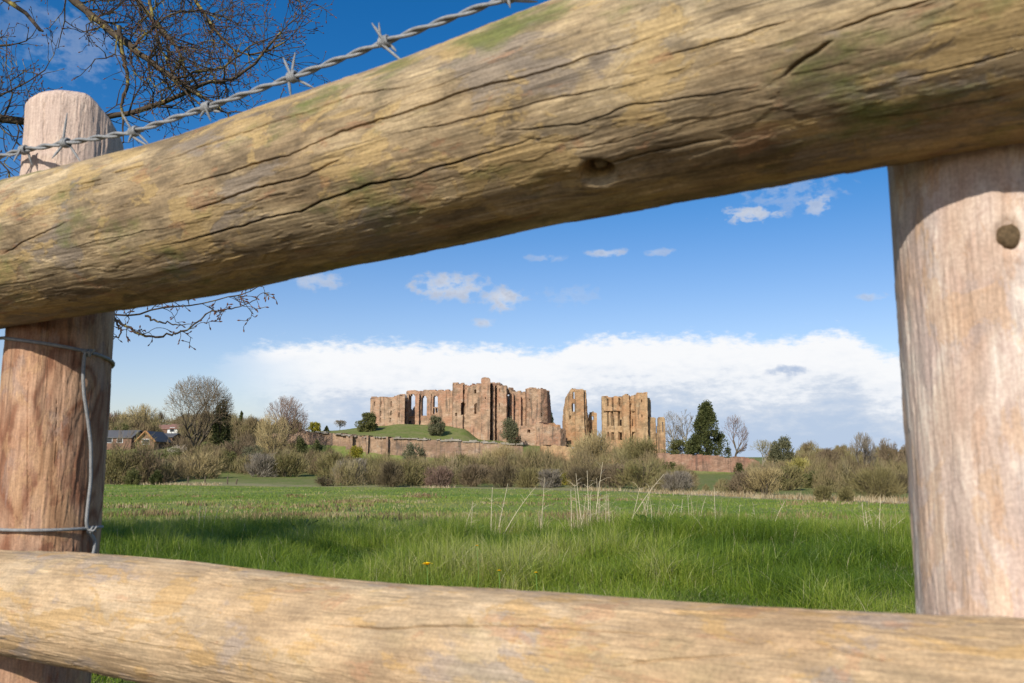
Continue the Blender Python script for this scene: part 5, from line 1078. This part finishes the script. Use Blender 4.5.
def knot_plug(rail, P, n, d, size, seed, mat, frame):
    """small lumpy end of a branch stub showing in the timber"""
    r_ = np.random.default_rng(seed); s_ = np.cross(n, d); V = [P + n * size * .25]; k = 18
    for ring, (rr, hh) in enumerate(((.45, .3), (.8, .15), (1.0, -.25), (1.0, -.8))):
        for q in range(k):
            a = q / k * 6.283; f = rr * size * (1 + r_.normal(0, .07)); V.append(P + d * math.cos(a) * f * 1.15 + s_ * math.sin(a) * f + n * size * (hh + r_.normal(0, .07)))
    F3 = [[0, 1 + q, 1 + (q + 1) % k] for q in range(k)]; F4 = [[1 + r0 * k + q, 1 + (r0 + 1) * k + q, 1 + (r0 + 1) * k + (q + 1) % k, 1 + r0 * k + (q + 1) % k] for r0 in range(3) for q in range(k)]
    V = (np.array(V) - frame[0]) @ frame[1]
    me = mesh_np('knot', V, [np.array(F3), np.array(F4)], True); me.materials.append(mat); o = bpy.data.objects.new('knot', me); sc.collection.objects.link(o); o.parent = rail

CT = [([(0, 254), (38, 235), (73, 220)], .0011, .006), ([(56, 286), (66, 298), (80, 306)], .0022, .007), ([(79, 185), (92, 182), (103, 179)], .0013, .006), ([(111, 173), (130, 168), (147, 164)], .0016, .007),
      ([(187, 211), (223, 200), (255, 189), (300, 177), (347, 156)], .0015, .008), ([(158, 246), (211, 235), (264, 219), (300, 211), (318, 203), (372, 184), (408, 178), (441, 166), (507, 147), (540, 135)], .0016, .009),
      ([(150, 165), (220, 141), (281, 121), (355, 96), (417, 84), (449, 68)], .0010, .006), ([(165, 190), (220, 176), (290, 154), (343, 131), (417, 109), (474, 88), (540, 72), (613, 49), (669, 31)], .0012, .007),
      ([(396, 135), (449, 123), (507, 109), (577, 95), (628, 82)], .0008, .005), ([(500, 133), (577, 125), (628, 105), (725, 92), (766, 84)], .0010, .006), ([(833, 31), (889, 10), (940, 0)], .0012, .006), ([(899, 79), (960, 66), (1024, 51)], .0010, .005),
      ([(600, 166), (660, 150), (725, 138)], .0022, .005), ([(781, 77), (806, 58), (833, 41)], .0026, .006), ([(350, 120), (400, 100), (470, 72), (540, 45)], .0007, .004), ([(660, 60), (720, 40), (800, 20)], .0007, .004), ([(20, 205), (60, 192), (120, 180)], .0008, .004), ([(560, 150), (620, 140), (700, 118)], .0006, .004), ([(60, 250), (120, 236), (180, 224)], .0006, .003), ([(860, 120), (940, 108), (1020, 92)], .0007, .003)]
OT, OB = .077, .085
TA, TB = on_plane(0, 255, OT), on_plane(1024, -17, OT)
profT = fit_rail([(4, 179, 329), (126, 149, 309), (210, 124, 297), (300, 92, 278), (420, 51, 255), (550, 0, 227), (650, -38, 209), (884, -125, 167), (1010, -174, 148)], TA, TB, .072)
railT, kT, sT = round_timber('top_rail', TA, TB, R_TOP, M['rail_top'], 3, CT, [(598, 171, .0085, .0050, .022)], label='thick weathered yellowish upper rail with long splits and one knot', extend=(1.0, .45), autocr=22, nl=1500, na=860, prof=profT, flute=.0010, flake=.00045, lowfreq=.0012)
P_, n_, d_, fr_ = sT(*kT[0]); knot_plug(railT, P_ + n_ * .009, n_, d_, .0042, 5, M['knot_pale'], fr_)
CB = [(c_, w_ * 1.5, d_ * .8) for c_, w_, d_ in [([(215, 582), (224, 585), (232, 587)], .0016, .006), ([(320, 625), (390, 629), (430, 626), (512, 625), (577, 630), (687, 635)], .0010, .006), ([(837, 648), (930, 649), (1024, 650)], .0009, .004), ([(800, 640), (850, 652), (880, 660), (900, 658)], .0012, .004), ([(100, 600), (160, 603), (230, 604)], .0005, .003), ([(600, 672), (640, 662), (700, 658), (760, 652)], .0012, .003)]]
BA, BB_ = on_plane(0, 604, OB), on_plane(1024, 733, OB)
profB = fit_rail([(4, 550, 657), (125, 556, 681), (270, 570, 712), (380, 582, 737), (512, 588, 762), (690, 602, 795), (850, 612, 824), (1010, 616, 849)], BA, BB_, .058)
railB, kB, sB = round_timber('bottom_rail', BA, BB_, R_BOT, M['rail_bottom'], 21, CB, [], label='smoother pale tan lower rail', extend=(1.0, .45), flute=.0009, flake=.0005, autocr=12, nl=1400, na=680, lowfreq=.0012, prof=profB)
ztop = at(60, 93, 1.04)[2] - .020
camdir = -PL / np.linalg.norm(PL)
def slant(ca, sa):            # highest at the left and centre, falling away to the right
    # e1, e2 for a vertical post are fixed by the builder: e1 = d x (0,1,0) = (-1,0,0), e2 = e1 x d = (0,1,0)
    x = -ca; y = -sa; s_ = x * .84 + y * .54
    return .050 * np.clip(s_ - .05, 0, 2) ** 1.4 + .006 * np.clip(-s_ - .5, 0, 1)
postL, kL, sL = round_timber('post', [PL[0], PL[1], -.5], [PL[0], PL[1], ztop], R_POST, M['post_left'], 41, [([(28, 356), (27, 440), (28, 520)], .0009, .006), ([(44, 96), (43, 130), (43, 150)], .0007, .004), ([(58, 372), (56, 430), (54, 480)], .0005, .004), ([(100, 115), (102, 140), (100, 155)], .0008, .003)], [(12, 440, .004, .002, .002)], label='pinkish brown left post with wavy grain and slanted bleached top', tilt_top=slant, axis='z', flake=.0005, flute=.0016, nl=700, na=300, taper=-.01, lowfreq=.003, autocr=8)
postR, kR, sR = round_timber('post', [PR[0], PR[1], -.5], [PR[0], PR[1], 1.42], R_POST, M['post_right'], 61, [], [(1008, 237, .0076, .0014, .0035)], label='pale bleached right post with a round knot', axis='z', flake=.0005, flute=.0016, nl=760, na=320, lowfreq=.003, autocr=5)
P_, n_, d_, fr_ = sR(*kR[0]); knot_plug(postR, P_ + n_ * .0022, n_, d_, .0070, 9, M['knot'], fr_)

# barbed wire: two twisted strands with wrapped barbs
bw = thing('barbed_wire', on_plane(200, 110, .064), 'twisted grey barbed wire running along above the upper rail', 'barbed wire')
wp_ = [on_plane(px, py, o_) for px, py, o_ in ((-120, 176, .066), (0, 156, .072), (24, 150, .072), (65, 143, .070), (133, 132, .066), (208, 107, .064), (293, 77, .064), (385, 42, .064), (508, -3, .064), (700, -75, .064), (1000, -190, .066))]
Qw, Lw = resample(wp_, 620); Tw = np.gradient(Qw, axis=0); Tw /= np.linalg.norm(Tw, axis=1)[:, None]
e1 = np.cross(Tw, [0, 0, 1]); e1 /= np.linalg.norm(e1, axis=1)[:, None]; e2 = np.cross(Tw, e1); ph = np.linspace(0, Lw / .062 * 2 * np.pi, len(Qw)); RW = .00175
for s_ in (0, np.pi):
    mb = MB(); mb.tube(Qw + RW * (np.cos(ph + s_)[:, None] * e1 + np.sin(ph + s_)[:, None] * e2), RW * 1.02, 8); mb.build('strand', M['wire'], bw, True)
bx, by = project(Qw)
def barb(px, pts4, seed, turns=2.2):
    i_ = int(np.argmin(abs(bx - px))); c, T, a1, a2 = Qw[i_], Tw[i_], e1[i_], e2[i_]; mb = MB(); r_ = np.random.default_rng(seed); rb = .00140
    for k, s_ in enumerate((-1, 1)):
        th = np.linspace(0, turns * 2 * np.pi, 30); hel = np.stack([c + T * (s_ * .0016 + (t_ / (turns * 6.283) - .5) * .0052 * s_) + (RW * 2 + rb * .8) * (math.cos(t_ + k) * a1 + math.sin(t_ + k) * a2) for t_ in th])
        Yb = c[1]
        for end, (dx, dy) in ((0, pts4[2 * k]), (-1, pts4[2 * k + 1])):
            p = hel[end]; q0 = project(p); tgt = p + np.array([dx, 0, -dy]) / F_PX * Yb + np.array([0, r_.uniform(-.006, .004), 0])
            path = [p, p * .7 + tgt * .3, p * .35 + tgt * .65, tgt]; mb.tube(path, [rb, rb, rb * .95, rb * .35], 7)
        mb.tube(hel, rb, 7)
    mb.build('barb', M['wire'], bw, True)
barb(24, [(-6, 14), (10, -8), (-12, 6), (3, 12)], 1)
barb(66, [(4, -30), (-8, 14), (14, -5), (14, 18)], 2)
barb(134, [(-10, -18), (22, 14), (-4, 8), (10, 10)], 3)
barb(208, [(6, 16), (-4, -5), (-6, 6), (10, 4)], 4)
barb(293, [(-9, -20), (2, 16), (4, -30), (17, 10)], 5)
barb(385, [(-12, -18), (-2, -26), (24, 22), (6, 8)], 6)
barb(508, [(3, 16), (-6, -14), (12, -10), (24, 4)], 7)

# plain stock wire round the left post
sw = thing('stock_wire', (float(PL[0]), float(PL[1]), .75), 'plain galvanised stock wire stapled round the left post below the upper rail', 'wire')
def around(pyl, pyr, a0, a1, offs=.0015, n=26, rad=R_POST):
    """wire path round the post from angle a0 to a1 (degrees right of the direction to the viewer), heights read at the post's left and right edge"""
    base = math.degrees(math.atan2(camdir[1], camdir[0])); out = []
    for t in np.linspace(0, 1, n):
        a = math.radians(base + (a0 + (a1 - a0) * t)); p = PL + (rad + offs) * np.array([math.cos(a), math.sin(a)])
        z = at(54, pyl + (pyr - pyl) * t, 1.0)[2]; out.append([p[0], p[1], z])
    return out
mb = MB(); pa = around(336, 366, -95, 150); mb.tube([np.array(pa[0]) - np.append(fd * .3, 0)] + pa, .0021, 8); lw = mb.build('line_wire', M['wire'], sw, True)
mb = MB(); pa2 = around(528, 530, -60, 62, .004, 14); pa2 = [np.array(p) for p in pa2]; pre = pa2[0] - np.append(fd * .35, -.004); mb.tube([pre] + pa2 + [pa2[-1] + np.append(-camdir * .02, 0) + [.004, 0, -.001]], .0019, 8); mb.build('line_wire', M['wire'], sw, True)
ang = lambda px: None
def on_post(px, py, offs):
    d = ray(px, py)[:2]; zz = ray(px, py)
    # meet the cylinder of radius R_POST + offs, or the closest tangent point
    A_q = d.dot(d); B_q = -2 * d.dot(PL); C_q = PL.dot(PL) - (R_POST + offs) ** 2; D_q = max(0.0, B_q * B_q - 4 * A_q * C_q); t = (-B_q - math.sqrt(D_q)) / (2 * A_q)
    return np.array([0, 0, CAM_H]) + zz * t
mb = MB(); Qs_, _ = resample([on_post(px, py, .005) for px, py in ((86, 350), (84, 358), (83, 375), (84, 395), (88, 420), (91, 445), (91, 480), (88, 505), (86, 525), (90, 534), (96, 540), (94, 552), (89, 566), (86, 590))], 60); mb.tube(Qs_, .0021, 8); mb.build('stay_wire', M['wire'], sw, True)
for px, py, sd_ in ((88, 353, 1), (90, 530, 2)):
    c = on_post(px, py, .005); mb = MB(); th = np.linspace(0, 6.283 * 2.6, 50); H_ = np.stack([c + np.array([(t_ / 16.3 - .5) * .010, -.0036 * math.cos(t_) * .8, .0036 * math.sin(t_)]) for t_ in th]); mb.tube(H_, .0014, 6)
    mb.tube([c + [-.006, -.003, .002], c + [.006, -.004, -.001], c + [.009, -.002, .004]], .0014, 6); mb.build('wire_knot', M['wire'], sw, True)
